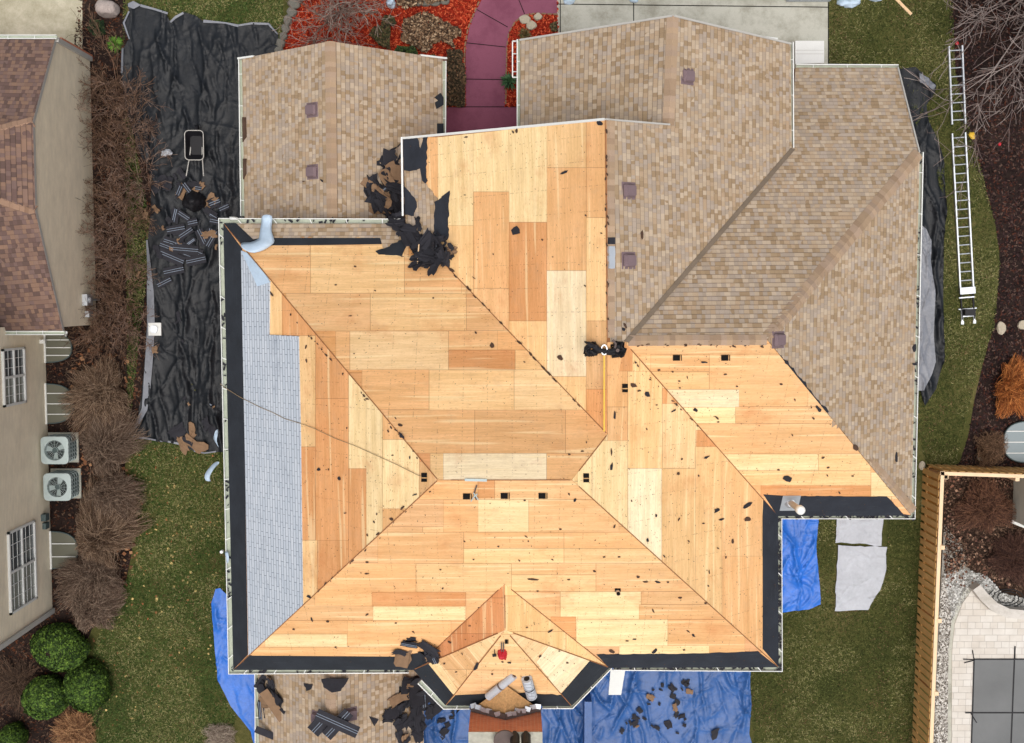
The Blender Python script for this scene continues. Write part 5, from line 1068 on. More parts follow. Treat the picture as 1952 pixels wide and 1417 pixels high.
# ================================================================ STONES
def rock(u,v,ru,rv,h,label,mat='rock',seed=1,name='boulder',cat='boulder',group=None,flat=False):
    bm=bmesh.new(); bmesh.ops.create_icosphere(bm,subdivisions=4,radius=1); p=P(u,v,0)
    r=random.Random(seed); pl=[(Vector((r.gauss(0,1),r.gauss(0,1),abs(r.gauss(0,.7)))).normalized(),r.uniform(.72,.92)) for _ in range(12)]
    if flat: pl.append((Vector((0,0,1)),.35))
    for v_ in bm.verts:
        c=v_.co.copy()
        for n_,d_ in pl:
            k=c.dot(n_)
            if k>d_: c-=n_*(k-d_)*.85
        nz=1+.05*math.sin(c.x*9+seed)*math.sin(c.y*8)*math.cos(c.z*7); v_.co=Vector((p.x+c.x*ru/56*nz,p.y+c.y*rv/56*nz,max(-.02,h*.4+c.z*h*.7)))
    me=bpy.data.meshes.new(name); bm.to_mesh(me); bm.free(); me.materials.append(M[mat]); me.polygons.foreach_set('use_smooth',[not flat]*len(me.polygons)); o=link(name,me); recenter(o); return tag(o,label,cat,group)
rock(210,20,21,18,.6,'large pinkish grey boulder above the black sheet')
for i,(u,v,a,b) in enumerate([(572,-8,14,12),(562,8,13,10),(557,24,10,9),(549,40,9,10),(545,56,8,9),(541,70,8,8),(535,84,9,9),(532,97,9,7)]): rock(u,v,a,b,.22,'grey edging stone in the row between the lawn and the red bed','stone',100+i,'edging_stone','stone','edging stones left of the red bed',True)
for i,(u,v,a,b) in enumerate([(782,2,11,8),(797,6,10,7),(812,7,10,7),(829,5,12,8),(848,2,11,8)]): rock(u,v,a,b,.22,'grey edging stone in the row at the top of the red bed','stone',110+i,'edging_stone','stone','edging stones along the top edge',True)
rock(1000,38,12,8,.15,'flat pale stone, left of the three beside the walkway curve','flag',120,'flat_stone','stone',None,True); rock(1025,33,9,7,.15,'flat pale stone, upper right of the three beside the walkway curve','flag',121,'flat_stone','stone',None,True); rock(1013,49,10,9,.15,'flat pale stone, lowest of the three beside the walkway curve','flag',122,'flat_stone','stone',None,True)
rock(1908,625,9,13,.12,'flat white stone in the dark bed right of the ladder hoist','flag',123,'flat_stone','stone',None,True); rock(1950,620,12,9,.12,'flat white stone at the right edge beside the dark bed','flag',124,'flat_stone','stone',None,True)
rock(1868,872,7,7,.12,'small white stone beside the fence corner and brown shrub','flag',125,'flat_stone','stone',None,True); rock(1757,888,6,9,.1,'small pale stone against the outer fence corner','flag',126,'flat_stone','stone',None,True)
for i,(u,v) in enumerate(((1824,83),(1905,275))): rock(u,v,3.5,3.5,.07,('small orange ball by the top of the short ladder','small orange ball in the dark bed right of the ladders')[i],'red',130+i,'orange_ball','ball')
# ================================================================ LADDERS
def ladder(name,a,b,wd,n,label,parts=True):
    A,B=P(*a,.08),P(*b,.08); e=empty(name,((A.x+B.x)/2,(A.y+B.y)/2,0),label,'ladder'); d=(B-A).normalized(); s=Vector((-d.y,d.x,0))
    for k in (-1,1): mb=MB(); mb.bar(A+s*k*wd/2,B+s*k*wd/2,.045,.1); mb.build('side_rail','alu',e)
    for i in range(n): t=(i+.5)/n; p=A.lerp(B,t); mb=MB(); mb.tube([p-s*wd/2,p+s*wd/2],.019,8); mb.build('rung','alu',e)
    return e,A,B,d,s
ladder('ladder',(1821,88),(1827,237),.43,9,'short silver ladder section on the grass at the top right')
e,A,B,d,s=ladder('hoist_ladder',(1827,254),(1843,560),.43,18,'long silver ladder hoist lying on the grass right of the house')
mb=MB(); p=B-d*.1+Vector((0,0,.09)); mb.box(p,(.5,.22,.03),Matrix((s,d,Vector((0,0,1)))).transposed()); mb.build('carriage_plate','alu',e)
q=B+d*.15
for k in (-1,1): mb=MB(); mb.bar(B+s*k*.2,B+d*.85+s*k*.2,.04,.06); mb.build('winch_frame','black' ,e); mb=MB(); mb.bar(B+d*.5+s*k*.2,B+d*.95+s*k*.2,.05,.05); mb.box(B+d*.95+s*k*.2,(.09,.1,.06)); mb.build('foot','alu',e)
mb=MB(); mb.box(B+d*.62+Vector((0,0,.1)),(.34,.22,.26)); mb.build('motor','black',e)
mb=MB(); mb.bar(B+d*.12-s*.3+Vector((0,0,.1)),B+d*.12+s*.2+Vector((0,0,.1)),.04,.04); mb.bar(B+d*.5-s*.3,B+d*.5+s*.3,.03,.03); mb.bar(B+d*.74-s*.2,B+d*.74+s*.2,.045,.04); mb.build('cross_bar','alu',e)
# ================================================================ WHEELBARROW etc.
wb=P(372,278,.5); e=empty('wheelbarrow',(wb.x,wb.y,0),'black wheelbarrow with a pale rim on the black sheet','wheelbarrow')
def rr_(hx,hy,r,z,c=(0,0)):
    o=[]
    for cx,cy,a0 in ((1,1,0),(-1,1,90),(-1,-1,180),(1,-1,270)):
        for i in range(6): t=R(a0+18*i); o.append(Vector((wb.x+c[0]+cx*(hx-r)+r*math.cos(t),wb.y+c[1]+cy*(hy-r)+r*math.sin(t),z)))
    return o
t1=rr_(.30,.47,.13,.62); t2=rr_(.2,.3,.1,.36,(0,.03)); mb=MB()
for i in range(24): j=(i+1)%24; mb.face([t2[i],t2[j],t1[j],t1[i]])
mb.face(t2); mb.build('tray','black',e); mb=MB(); mb.tube(t1+[t1[0]],.014,8,caps=False); mb.build('tray_rim','trim',e)
for k in (-1,1): mb=MB(); mb.tube([Vector((wb.x+k*.16,wb.y+.5,.2)),Vector((wb.x+k*.2,wb.y-.3,.42)),Vector((wb.x+k*.28,wb.y-.98,.6))],.018,8); mb.build('handle','trim',e)
mb=MB(); mb.tube([(wb.x-.05,wb.y+.52,.19),(wb.x+.05,wb.y+.52,.19)],.19,18); mb.build('wheel','black',e)
def blob(name,u,v,ru,rv,h,z,mat,label,cat,seed=1,sub=4,amp=.25,group=None):
    bm=bmesh.new(); bmesh.ops.create_icosphere(bm,subdivisions=sub,radius=1); p=P(u,v,z); k=(CAMH-z)/FPX
    for v_ in bm.verts:
        c=v_.co.copy(); f=float(fbm(np.array([c.x*1.6+seed]),np.array([c.y*1.6+c.z*1.3+seed*2.3]),seed,4)[0]); s_=1+amp*2*(f-.5); v_.co=Vector((p.x+c.x*ru*k*s_,p.y+c.y*rv*k*s_,z+max(0,(c.z+.35)*h*.74*s_)))
    me=bpy.data.meshes.new(name); bm.to_mesh(me); bm.free(); me.materials.append(M[mat]); me.polygons.foreach_set('use_smooth',[True]*len(me.polygons)); o=link(name,me); recenter(o); return tag(o,label,cat,group)
blob('rubbish_bag',372,385,21,17,.5,.1,'black','bulging black rubbish bag among the scraps on the black sheet','bag',3,4,.35)
blob('white_bag',746,7,9,10,.3,0,'member','crumpled white bag at the top edge above the red bed','bag',5,4,.4)
blob('plastic_bag',1618,0,22,14,.3,0,'member','crumpled clear plastic bag at the top edge on the lawn','bag',6,4,.5)
blob('plastic_bag',1668,-3,12,6,.2,0,'member','small white plastic scrap at the top edge right of the clear bag','bag',7,3,.5)
blob('pale_rag',318,292,12,6,.15,.2,'pad','small pale crumpled rag left of the wheelbarrow','rag',8,3,.6)
mb=MB(); p=P(294,628,.25); mb.box((p.x,p.y,.1),(.42,.42,.2)); mb.tube([(p.x-.02,p.y,.2),(p.x-.02,p.y,.25)],.13,16,mi=1); tag(recenter(mb.build('vent_box',['white','alu'])),'square white vent box with a round cap on the grey edge of the black sheet','vent box')
mb=MB(); mb.bar(P(1702,-8,.04),P(1737,28,.04),.09,.05); tag(recenter(mb.build('wooden_plank','cleat')),'pale wooden plank on the lawn at the top edge','plank')
mb=MB(); mb.prism([P(1516,78,.12),P(1516,122,.12),P(1571,120,.12),P(1571,78,.12)],.1); 
for v_ in (96,103): mb.bar(P(1517,v_,.125),P(1570,v_,.125),.012,.006,mi=1)
tag(recenter(mb.build('foam_panel',['white','trim'])),'white foam panels stacked on the driveway beside the garage roof','panel')
e=empty('material_bundle',tuple(P(1565,-4,0)),'stack of blue grey wrapped bundles at the top edge of the driveway','bundle')
mb=MB(); a=P(1500,-14,.2); mb.box((P(1540,-14,0).x,P(0,-12,0).y,.12),(1.4,.55,.24)); mb.build('bundle','newroof',e)
mb=MB(); mb.box((P(1410,60,6).x,P(1440,71,5.95).y,6.35),(1.2,.12,.1)) ; 
p=P(1444,72,6.35); mb=MB(); mb.bar(P(1407,67,6.3),P(1482,76,5.98),.1,.04); tag(recenter(mb.build('metal_flashing','white')),'white metal flashing strip lying on the top edge of the garage roof','flashing')
for i,(u,v,a,b,lb) in enumerate(((1085,2,11,7,'small pale bag at the top edge of the driveway, left of the joint'),(1208,0,9,6,'small pale bag at the top edge over the driveway joint'))): blob('paper_bag',u,v,a,b,.15,0,'member',lb,'bag',12+i,3,.3)
blob('garden_glove',1853,259,6,6,.06,0,'yellow','small yellow glove on the grass beside the top of the long ladder','glove',14,3,.7)
# ================================================================ THINGS ON THE ROOF
def tubething(name,pts,r,mat,label,cat,n=8):
    mb=MB(); mb.tube(pts,r,n); o=mb.build(name,mat); recenter(o); return tag(o,label,cat)
def onr(name,u,v,off=.03): s=SL[name]; return s.hit(u,v)+s.n*off
rp=[P(420,732,5.9),P(428,739,6.0)]+[onr('west',u,v,.05) for u,v in ((462,758),(500,777),(522,786),(545,798),(575,807),(600,816),(640,835),(680,850),(720,868),(760,886),(800,906))]+[onr('west',810,910,.0)]
tubething('rope',rp,.008,'rope','thin tan rope running from the left gutter up to the vent hole by the ridge','rope')
pl=[onr('b_left',1156,688,.06)]; 
mb=MB(); a=onr('b_left',1157,676,.12); b=onr('b_left',1157,822,.12); mb.bar(a,b,.036,.03); e=empty('long_pole',tuple((a+b)/2),'long yellow pole with a grey looped end lying along the bare ridge','pole'); mb.build('shaft','yellow',e)
mb=MB(); c=a; k=[c+Vector((.07*math.cos(t),.12+.12*math.sin(t),.02)) for t in [PI*2*i/12 for i in range(13)]]; mb.tube(k,.02,6,caps=False); mb.build('loop_handle','alu',e)
# safety harness heaps
e=empty('safety_harness',tuple(P(1155,668,10.3)),'tangled black safety harness and webbing where the two ridges meet','harness')
for (u,v,r_,sd_) in ((1127,665,14,1),(1178,667,15,2)):
    mb=MB(); r=random.Random(sd_); c=P(u,v,10.15); k=(CAMH-10.2)/FPX
    pts=[]; 
    for i in range(150): t=i*.55; q=r_*k*(.25+.75*r.random()); pts.append(c+Vector((q*math.cos(t+r.gauss(0,.3)),q*math.sin(t+r.gauss(0,.3)),.02+r.random()*.22-(.5*q if sd_==2 else .3*q))))
    mb.tube(pts,.03,5); mb.build('webbing_heap','black',e)
mb=MB(); mb.tube([P(u,v,10.3) for u,v in ((1120,655),(1130,660),(1145,668),(1158,671),(1170,668),(1180,660))],.06,8); mb.tube([P(u,v,10.27) for u,v in ((1135,666),(1150,672),(1165,674),(1180,672))],.05,8); mb.build('webbing_strap','black',e)
mb=MB(); mb.tube([P(u,v,10.42) for u,v in ((1168,648),(1174,656),(1172,664))],.03,6); mb.build('lanyard','strap',e)
mb=MB(); c=P(1177,668,10.36); mb.tube([c,c+Vector((0,0,.05))],.045,12); mb.build('buckle','strap',e)
# ridge anchor
e=empty('roof_anchor',tuple(P(905,916,10.95)),'metal roof anchor straddling the main ridge with short ropes','anchor')
mb=MB(); mb.bar(P(886,915,10.99),P(928,916,10.99),.06,.012); mb.build('anchor_plate','acbody',e)
mb=MB(); mb.tube([onr('south',u,v,.08) for u,v in ((909,921),(906,930),(904,938),(908,948))],.018,6); mb.build('sling','strap',e)
mb=MB()
for a_,b_ in (((903,934),(912,947)),((905,940),(898,950)),((904,940),(910,936))): mb.bar(onr('south',*a_,.1),onr('south',*b_,.1),.025,.02)
mb.build('clips','acbody',e)
# red nail bag
e=empty('tool_bag',tuple(onr('bay_s',959,1243,0)),'red tool bag with a grey strap on the small bay roof','bag')
p=onr('bay_s',958,1245,.1); o=blob('bag_body',958,1245,9,12,.28,p.z-.1,'red',None,None,21,4,.5); 
o.parent=e; o.location-=Vector(e.location); 
mb=MB(); mb.bar(onr('bay_s',956,1221,.08),onr('bay_s',956,1240,.08),.03,.02); mb.bar(onr('bay_s',960,1221,.08),onr('bay_s',960,1240,.08),.03,.02); mb.build('strap','strap',e)
mb=MB(); mb.bar(onr('bay_s',943,1236,.05),onr('bay_s',943,1246,.05),.02,.02); mb.bar(onr('bay_s',939,1247,.05),onr('bay_s',946,1246,.05),.07,.04); tag(recenter(mb.build('roofing_hammer','black')),'small dark roofing hammer left of the red tool bag','hammer')
# rolls of underlayment
def roll(a,b,za,zb,r,label,mat,mat2,seed=1):
    A,B=P(*a,za),P(*b,zb); e=empty('membrane_roll',tuple((A+B)/2),label,'roll'); mb=MB(); mb.tube([A,B],r,24); mb.build('roll','member' if mat is None else mat,e); d=(B-A).normalized()
    mb=MB(); mb.tube([A-d*.004,A+d*.03],r*.55,18); mb.build('core',mat2,e); mb=MB(); mb.tube([A.lerp(B,.48),A.lerp(B,.53)],r*1.03,24); mb.build('band',mat2,e)
zz=SL['bay_s'].hit(963,1300).z
roll((980,1288),(930,1329),zz+.25,zz-.15,.11,'grey white membrane roll lying at an angle above the chimney','pad','strap')
roll((1004,1294),(1014,1328),zz+.3,zz-.1,.15,'pale blue membrane roll standing beside the angled one above the chimney','newroof','black')
# wooden hoist ends, white panel
mb=MB(); mb.prism([P(1164,1277,5.6),P(1160,1325,5.1),P(1184,1325,5.1),P(1192,1277,5.6)],.05); tag(recenter(mb.build('leaning_board','white')),'white metal panel leaning on the gutter corner right of the bay','panel')
# shovel
e=empty('shovel',tuple(onr('north_mid',796,500,0)),'small shovel with a D-shaped grip poking out of the scrap heap','shovel')
mb=MB(); a=onr('north_mid',796,506,.08); b=onr('north_mid',800,480,.3); mb.tube([a,b],.018,8); mb.build('shaft','cleat',e); mb=MB(); mb.tube([a+Vector((x*.06,y*.06,0)) for x,y in ((0,.6),(-1,-1.2),(1,-1.2),(0,.6))],.016,6); mb.build('grip','black',e)
# loose membrane flap at the top left
def ribbon(name,rows,mat,label,cat,parent=None):
    mb=MB()
    rj=random.Random(5); R_=[[P(*a)+Vector((rj.gauss(0,.03),rj.gauss(0,.03),rj.gauss(0,.05))) for a in r] for r in rows]
    for r0,r1 in zip(R_,R_[1:]):
        for i in range(len(r0)-1): mb.face([r0[i],r0[i+1],r1[i+1],r1[i]])
    o=mb.build(name,mat,parent,smooth=True)
    sm=o.modifiers.new('s','SUBSURF'); sm.levels=1; sm.render_levels=1; so_=o.modifiers.new('t','SOLIDIFY'); so_.thickness=.006
    if not parent: recenter(o); tag(o,label,cat)
    return o
def nm_(u,v,o=.0): return (u,v,SL['north_mid'].hit(u,max(v,428)).z+o)
ribbon('loose_membrane',[[nm_(501,409,.15),nm_(510,408,.3),nm_(520,411,.15)],[nm_(500,425,.12),nm_(509,425,.28),nm_(519,427,.12)],[nm_(497,440,.1),nm_(508,440,.26),nm_(518,442,.1)],[nm_(495,455,.1),nm_(508,455,.25),nm_(521,458,.1)],[nm_(490,461,.12),nm_(506,463,.3),nm_(519,468,.1)],[nm_(478,463,.12),nm_(492,471,.28),nm_(504,477,.1)],[nm_(466,464,.1),nm_(476,474,.22),nm_(484,481,.1)],[nm_(457,463,.08),nm_(461,474,.16),nm_(466,480,.08)]],'member','pale blue membrane strip curled over the gutter at the upper left corner','membrane')
ribbon('loose_membrane',[[(420,877,5.95),(422,884,5.9)],[(408,880,4.9),(412,890,4.8)],[(398,895,4.5),(404,902,4.6)],[(390,908,4.3),(398,914,4.3)],[(392,917,4.2),(406,918,4.2)]],'member','pale blue membrane scrap hanging from the left gutter below the black sheet','membrane')
ribbon('loose_membrane',[[(412,820,5.6),(420,816,5.6)],[(408,828,5.3),(416,832,5.4)],[(406,838,5.2),(412,842,5.3)],[(414,850,5.0),(420,858,5.3)]],'member','small pale membrane scrap at the left gutter beside the end of the black sheet','membrane')
ribbon('loose_membrane',[[(430,1052,5.9),(436,1050,6.0)],[(431,1062,5.95),(438,1060,6.05)],[(432,1074,5.9),(436,1078,5.95)]],'member','tiny membrane scrap caught in the left gutter halfway down','membrane')
mb=MB(); p=P(424,1051,5.75); mb.tube([p,p+Vector((0,0,.12))],.045,12); tag(recenter(mb.build('end_cap','white')),'small white cap stuck on the left gutter','cap')
ribbon('paper_sheet',[[(436,411,5.95),(452,412,5.95)],[(440,417,6.0),(456,417,6.0)],[(436,421,5.96),(455,421,5.97)]],'white','white crumpled sheet on the gutter at the upper left corner','paper')
# ================================================================ SCRAPS
G1='small torn shingle scrap lying on the bare plywood'
def shard(pts,off,thick=.012,mat='scrap',name='shingle_scrap',label=None,group=None,slope_=None,h=.06,seed=0,stripes=None,ragged=1.2):
    """pts px polygon; lies on a roof slope or at height h"""
    poly=rag(pts,ragged,5,seed) if ragged else pts
    if slope_:
        s=SL[slope_]; mb=MB(); q=[s.hit(u,v)+s.n*(off) for u,v in poly]; n=s.n
    else: q=[P(u,v,h) for u,v in poly]; n=Vector((0,0,1)); mb=MB()
    for t in tess([px(a) for a in q]):
        f=[q[i] for i in t]
        if (f[1]-f[0]).cross(f[2]-f[0]).dot(n)<0: f=f[::-1]
        mb.face(f)
    for i in range(len(q)): a,b=q[i],q[(i+1)%len(q)]; mb.face([a,b,b-n*thick,a-n*thick])
    if stripes:
        for (a,b) in stripes:
            A=(SL[slope_].hit(*a)+SL[slope_].n*(off+.004)) if slope_ else P(*a,h+.004); B=(SL[slope_].hit(*b)+SL[slope_].n*(off+.004)) if slope_ else P(*b,h+.004); mb.bar(A,B,.028,.003,up=n,mi=1)
    o=mb.build(name,[mat,'stripe'] if stripes else mat); recenter(o); return tag(o,label,'shingle scrap',group)
def tiny(u,v,L,ang,seed,wr=.45):
    r=random.Random(seed); n=7; a=R(ang); o=[]
    for i in range(n): t=2*PI*i/n; k=r.uniform(.55,1.15); x=L/2*math.cos(t)*k; y=L/2*wr*math.sin(t)*k; o.append((u+x*math.cos(a)-y*math.sin(a),v+x*math.sin(a)+y*math.cos(a)))
    return o
LS={'b_left':[(985,440,22,80,.8),(1076,330,16,-30,.35),(888,372,5,0),(1118,411,7,60),(1070,682,13,30,.7),(1035,457,6,50),(942,485,5,70),(1055,490,4,0),(890,262,8,0),(986,250,10,90,.5),(1145,235,16,20,.6),(1158,250,14,80,.3),(980,252,8,60),(1117,545,6,45),(905,530,7,40,.3),(1148,445,6,20)],
'north_mid':[(938,660,12,60,.7),(907,636,8,45),(677,510,6,0),(640,545,5,0),(826,570,5,0),(668,604,6,0),(1064,718,20,40,.45),(1147,802,22,70,.45),(1118,845,5,60),(715,556,5,30),(675,676,4,0),(763,812,16,20,.4),(1085,868,7,10),(1110,862,8,0),(1000,692,6,30)],
'west':[(610,895,9,0,.8),(648,912,9,70,.6),(660,978,5,0),(556,600,5,90),(585,662,9,100,.3),(586,688,8,80,.4),(767,830,18,50,.35),(720,980,6,90),(769,968,11,-60,.5),(748,990,9,30,.7),(722,1018,9,-40,.5),(793,943,12,-20,.25),(783,872,9,90,.3),(797,873,7,60),(750,868,5,0),(715,995,7,60),(702,1020,6,80),(591,1137,10,20,.8),(663,816,5,80),(628,895,5,90),(756,797,5,60),(742,822,6,60)],
'east':[(1206,735,13,20,.8),(1217,745,8,-20),(1232,752,12,40,.8),(1283,783,12,-30,.3),(1164,862,16,90,.2),(1164,890,18,95,.25),(1170,792,18,95,.25),(1291,903,8,-60,.7),(1345,872,14,-25,.3),(1330,907,6,80),(1365,973,14,-30,.5),(1374,990,14,-15,.3),(1249,983,9,90,.4),(1233,1030,9,80,.5),(1292,990,8,-60,.3),(1339,998,6,0),(1350,1090,8,85,.3),(1311,1032,6,50),(1298,875,6,-50),(1395,1032,12,90,.4),(1422,965,24,-35,.35),(1424,990,14,-10,.8),(1382,1062,7,90),(1264,1060,7,60),(1367,1045,6,40),(1202,955,6,70),(1250,772,5,0),(1231,818,5,80)],
'south_right':[(1502,912,20,20,.6),(1325,780,12,10,.7),(1366,795,10,30,.5),(1369,803,6,0),(1341,689,16,8,.25),(1310,718,8,80,.3),(1256,704,7,0),(1282,707,6,0),(1295,725,6,10),(1296,738,5,0),(1489,731,7,0),(1568,871,8,-20,.5),(1578,890,7,0,.5),(1577,905,5,60),(1550,796,7,30),(1484,894,6,0),(1546,775,5,45),(1510,828,6,60),(1600,938,6,60),(1515,761,6,80),(1625,906,6,0),(1382,712,7,0),(1404,735,5,0),(1500,690,12,50,.6),(1560,778,14,50,.6),(1632,852,16,50,.7)],
'south':[(1085,940,7,50,.5),(1096,952,10,-60,.5),(1171,1002,8,-60,.5),(1133,1087,7,20,.5),(1017,1103,24,3,.15),(1084,1103,8,0,.3),(1216,1098,8,30,.7),(1230,1108,11,0,.3),(1253,1108,12,10,.3),(1273,1108,7,0,.6),(1296,1138,8,0,.5),(1245,1163,9,60,.4),(1322,1210,9,45,.5),(1210,1217,9,0,.25),(1312,1202,8,30,.3),(990,1067,6,30),(1053,1065,5,20),(1068,1007,6,0),(1003,1021,8,30,.3),(1007,1030,5,0),(1151,1060,6,0),(700,1170,7,-30,.4),(595,1180,10,70,.4),(560,1198,7,0),(625,1183,7,20),(640,1232,5,0),(700,1092,10,0,.25),(700,1070,7,0),(672,1067,8,-30,.5),(844,1120,5,0),(840,1084,5,0),(755,1186,5,0),(788,1203,8,40,.4),(1025,1125,6,0),(1195,1220,8,0,.3),(1165,1240,14,15,.5),(1248,1239,14,-40,.5),(1303,1237,6,0),(1350,1115,6,20),(1345,1148,8,0,.4),(950,1040,5,0),(903,1065,5,0),(885,1030,5,30),(1000,952,5,0),(1180,1060,5,0)],
'bay_east':[(1048,1203,11,-30,.35),(1013,1145,5,0),(1003,1196,5,0)],'bay_se':[(1028,1250,8,-40,.5),(1065,1240,5,0),(1080,1262,6,0)],'bay_west':[(859,1224,8,30,.6),(914,1158,6,0),(897,1193,5,0)],'bay_s':[(971,1262,10,0,.3),(958,1260,5,0),(908,1268,22,-60,.35),(938,1283,6,0)],'bay_sw':[(848,1264,6,0),(871,1280,5,0),(882,1245,6,60,.3)],
'b_right':[(1187,628,9,30,.8),(1190,620,14,60,.4),(1222,447,20,88,.25)],'far_east':[(1741,665,18,95,.45),(1707,872,24,92,.2),(1727,948,8,90,.4),(1742,695,12,20,.4)],'wing_l':[(615,345,9,40,.4),(580,346,5,0)]}
i=0; SMALL=[]
for nm,L in LS.items():
    grp={'b_right':'scraps on the remaining shingles','far_east':'scraps on the remaining shingles','wing_l':'scraps on the remaining shingles'}.get(nm,'scraps on the bare plywood')
    lb='small dark scrap lying on the tan shingles' if 'remaining' in grp else G1
    for it in L:
        u,v,l,a=it[:4]; wr=it[4] if len(it)>4 else .5; i+=1
        if l<9: SMALL.append((nm,tiny(u,v,l,a,i,wr))); continue
        shard(tiny(u,v,l,-a if False else a,i,wr),.04,.012,rnd.choice(['scrap','scrapb','scrap']),label=lb,group=grp,slope_=nm,seed=i,ragged=.5)
# scraps caught along the valley and hips
k=0
for a,b,nm,n in (((858,512),(1112,782),'b_left',30),((1205,690),(1455,935),'east',30),((505,545),(830,905),'west',26),((830,925),(590,1140),'south',12),((1175,505),(1175,505),'b_right',0),((1158,300),(1160,640),'b_left',26),((1200,656),(1455,658),'south_right',22)):
    for j in range(n):
        t=rnd.random(); L=rnd.uniform(3,9); k+=1
        if nm=='b_left' and a[0]==858: L=rnd.uniform(4,15); 
        SMALL.append((nm,tiny(a[0]+(b[0]-a[0])*t+rnd.uniform(-2.5,2.5),a[1]+(b[1]-a[1])*t+rnd.uniform(-2.5,2.5),L,math.degrees(math.atan2(b[1]-a[1],b[0]-a[0]))+rnd.uniform(-25,25),900+k,.4)))
# crumbs: uncountable
mb=MB(); rs=random.Random(4)
for nm,n in (('south',330),('east',300),('north_mid',150),('b_left',150),('west',170),('south_right',190),('bay_s',30),('bay_se',30),('bay_sw',20),('bay_east',25),('bay_west',15)):
    s=SL[nm]; us=[p[0] for p in s.p]; vs_=[p[1] for p in s.p]; c=0
    while c<n:
        u,v=rs.uniform(min(us),max(us)),rs.uniform(min(vs_),max(vs_))
        if not inpoly(np.array([u]),np.array([v]),s.p)[0] or (nm=='west' and u<582): continue
        c+=1; L=rs.uniform(1.2,3.4); q=[s.hit(*w__)+s.n*.036 for w__ in tiny(u,v,L,rs.uniform(0,180),c,.45)]; 
        if (q[1]-q[0]).cross(q[2]-q[1]).dot(s.n)<0: q=q[::-1]
        mb.face(q)
for nm,pl_ in SMALL:
    s=SL[nm]; q=[s.hit(*w__)+s.n*.044 for w__ in pl_]
    if (q[1]-q[0]).cross(q[2]-q[1]).dot(s.n)<0: q=q[::-1]
    mb.prism(q,.01,n=s.n*-.01)
tag(mb.build('shingle_crumbs','scrapb'),'fine shingle crumbs sprinkled over the bare plywood','crumbs',kind='stuff')
# heaps of torn shingles
def heap(poly,n,z0,z1,size,label,group,seed=1,tan=.18,stripe=.15,slope_=None,tilt=.5,asp=(.35,.8)):
    r=random.Random(seed); w=poly; us=[p[0] for p in w]; vs_=[p[1] for p in w]; c=0
    while c<n:
        u,v=r.uniform(min(us),max(us)),r.uniform(min(vs_),max(vs_))
        if not inpoly(np.array([u]),np.array([v]),w)[0]: continue
        f=c/n; c+=1; sl_=max(slope_,key=lambda k_:SL[k_].hit(u,v).z) if slope_ else None; base=SL[sl_].hit(u,v).z if slope_ else z0; z=base+.05+f*(z1-z0)*r.uniform(.5,1); p=P(u,v,z); L=size*(.45+1.1*r.random()**1.6); W_=L*r.uniform(*asp); mat='tanscrap' if r.random()<tan else 'scrap'
        E_=Euler((r.gauss(0,tilt*.5),r.gauss(0,tilt*.5),r.uniform(0,PI))).to_matrix(); 
        if slope_: E_=Matrix((SL[sl_].x,SL[sl_].up,SL[sl_].n)).transposed()@E_
        m=8; o=[]
        for i_ in range(4):
            x0,y0=((-.5,-.5),(.5,-.5),(.5,.5),(-.5,.5))[i_]; x1,y1=((.5,-.5),(.5,.5),(-.5,.5),(-.5,-.5))[i_]; kk=4
            for t in range(kk): q=t/kk; jx=r.uniform(-.13,.13) if i_%2 else r.uniform(-.04,.04); jy=r.uniform(-.16,.16) if i_%2==0 else r.uniform(-.04,.04); o.append(((x0+(x1-x0)*q+jx)*L,(y0+(y1-y0)*q+jy)*W_))
        bend=r.uniform(-.25,.25)*L; top=[p+E_@Vector((x,y,bend*(x/L)**2*2)) for x,y in o]; mb=MB()
        for t in tess(o): mb.face([top[i_] for i_ in t])
        nn=E_@Vector((0,0,1)); 
        for i_ in range(len(top)): a,b=top[i_],top[(i_+1)%len(top)]; mb.face([a,b,b-nn*.012,a-nn*.012])
        st=(mat=='scrap' and r.random()<stripe)
        if st:
            for yy in (-.06,.06): mb.bar(p+E_@Vector((-L*.45,yy*W_*2,.006)),p+E_@Vector((L*.45,yy*W_*2,.006)),.022,.004,up=nn,mi=1)
        ob=mb.build('shingle_scrap',[mat,'stripe'] if st else mat); recenter(ob); tag(ob,label,'shingle scrap',group)
heap([(735,300),(762,290),(762,415),(745,415),(715,385),(708,350),(728,345)],34,0,.35,.5,'torn black shingle piece heaped on the left wing roof','heap on the left wing roof',1,.1,.06,('wing_r',),.5)
heap([(705,345),(735,340),(745,380),(730,400),(712,390)],12,0,.2,.45,'torn black shingle piece heaped on the left wing roof','heap on the left wing roof',11,.12,.06,('wing_r',),.4)
heap([(740,425),(762,405),(795,420),(815,455),(850,450),(862,470),(858,500),(842,508),(800,500),(785,480),(765,460)],46,0,.35,.4,'torn shingle piece in the big heap at the roof valley','heap at the roof valley',2,.14,.18,('b_left','north_mid'),.45)
heap([(810,455),(850,450),(864,480),(850,502),(825,508),(800,495)],26,0,.4,.42,'torn shingle piece in the big heap at the roof valley','heap at the roof valley',3,.0,.1,('b_left','north_mid'),.55)
heap([(752,1232),(790,1215),(828,1240),(838,1256),(800,1262),(765,1256)],14,0,.2,.5,'torn shingle piece in the heap where the bay meets the main roof','heap left of the bay',4,.05,.1,('south','bay_west','bay_sw'),.4)
heap([(750,1300),(790,1296),(832,1340),(828,1360),(800,1417),(745,1417),(760,1390),(735,1370),(765,1345)],46,0,.35,.52,'torn shingle piece in the heap on the right of the porch roof','heap on the porch roof',5,.14,.15,('porch_r',),.35)
heap([(490,1292),(515,1292),(540,1345),(550,1365),(500,1368),(490,1350)],16,0,.2,.5,'torn shingle piece in the heap at the left edge of the porch roof','heap at the porch gutter',6,.3,.2,('porch_l',),.35)
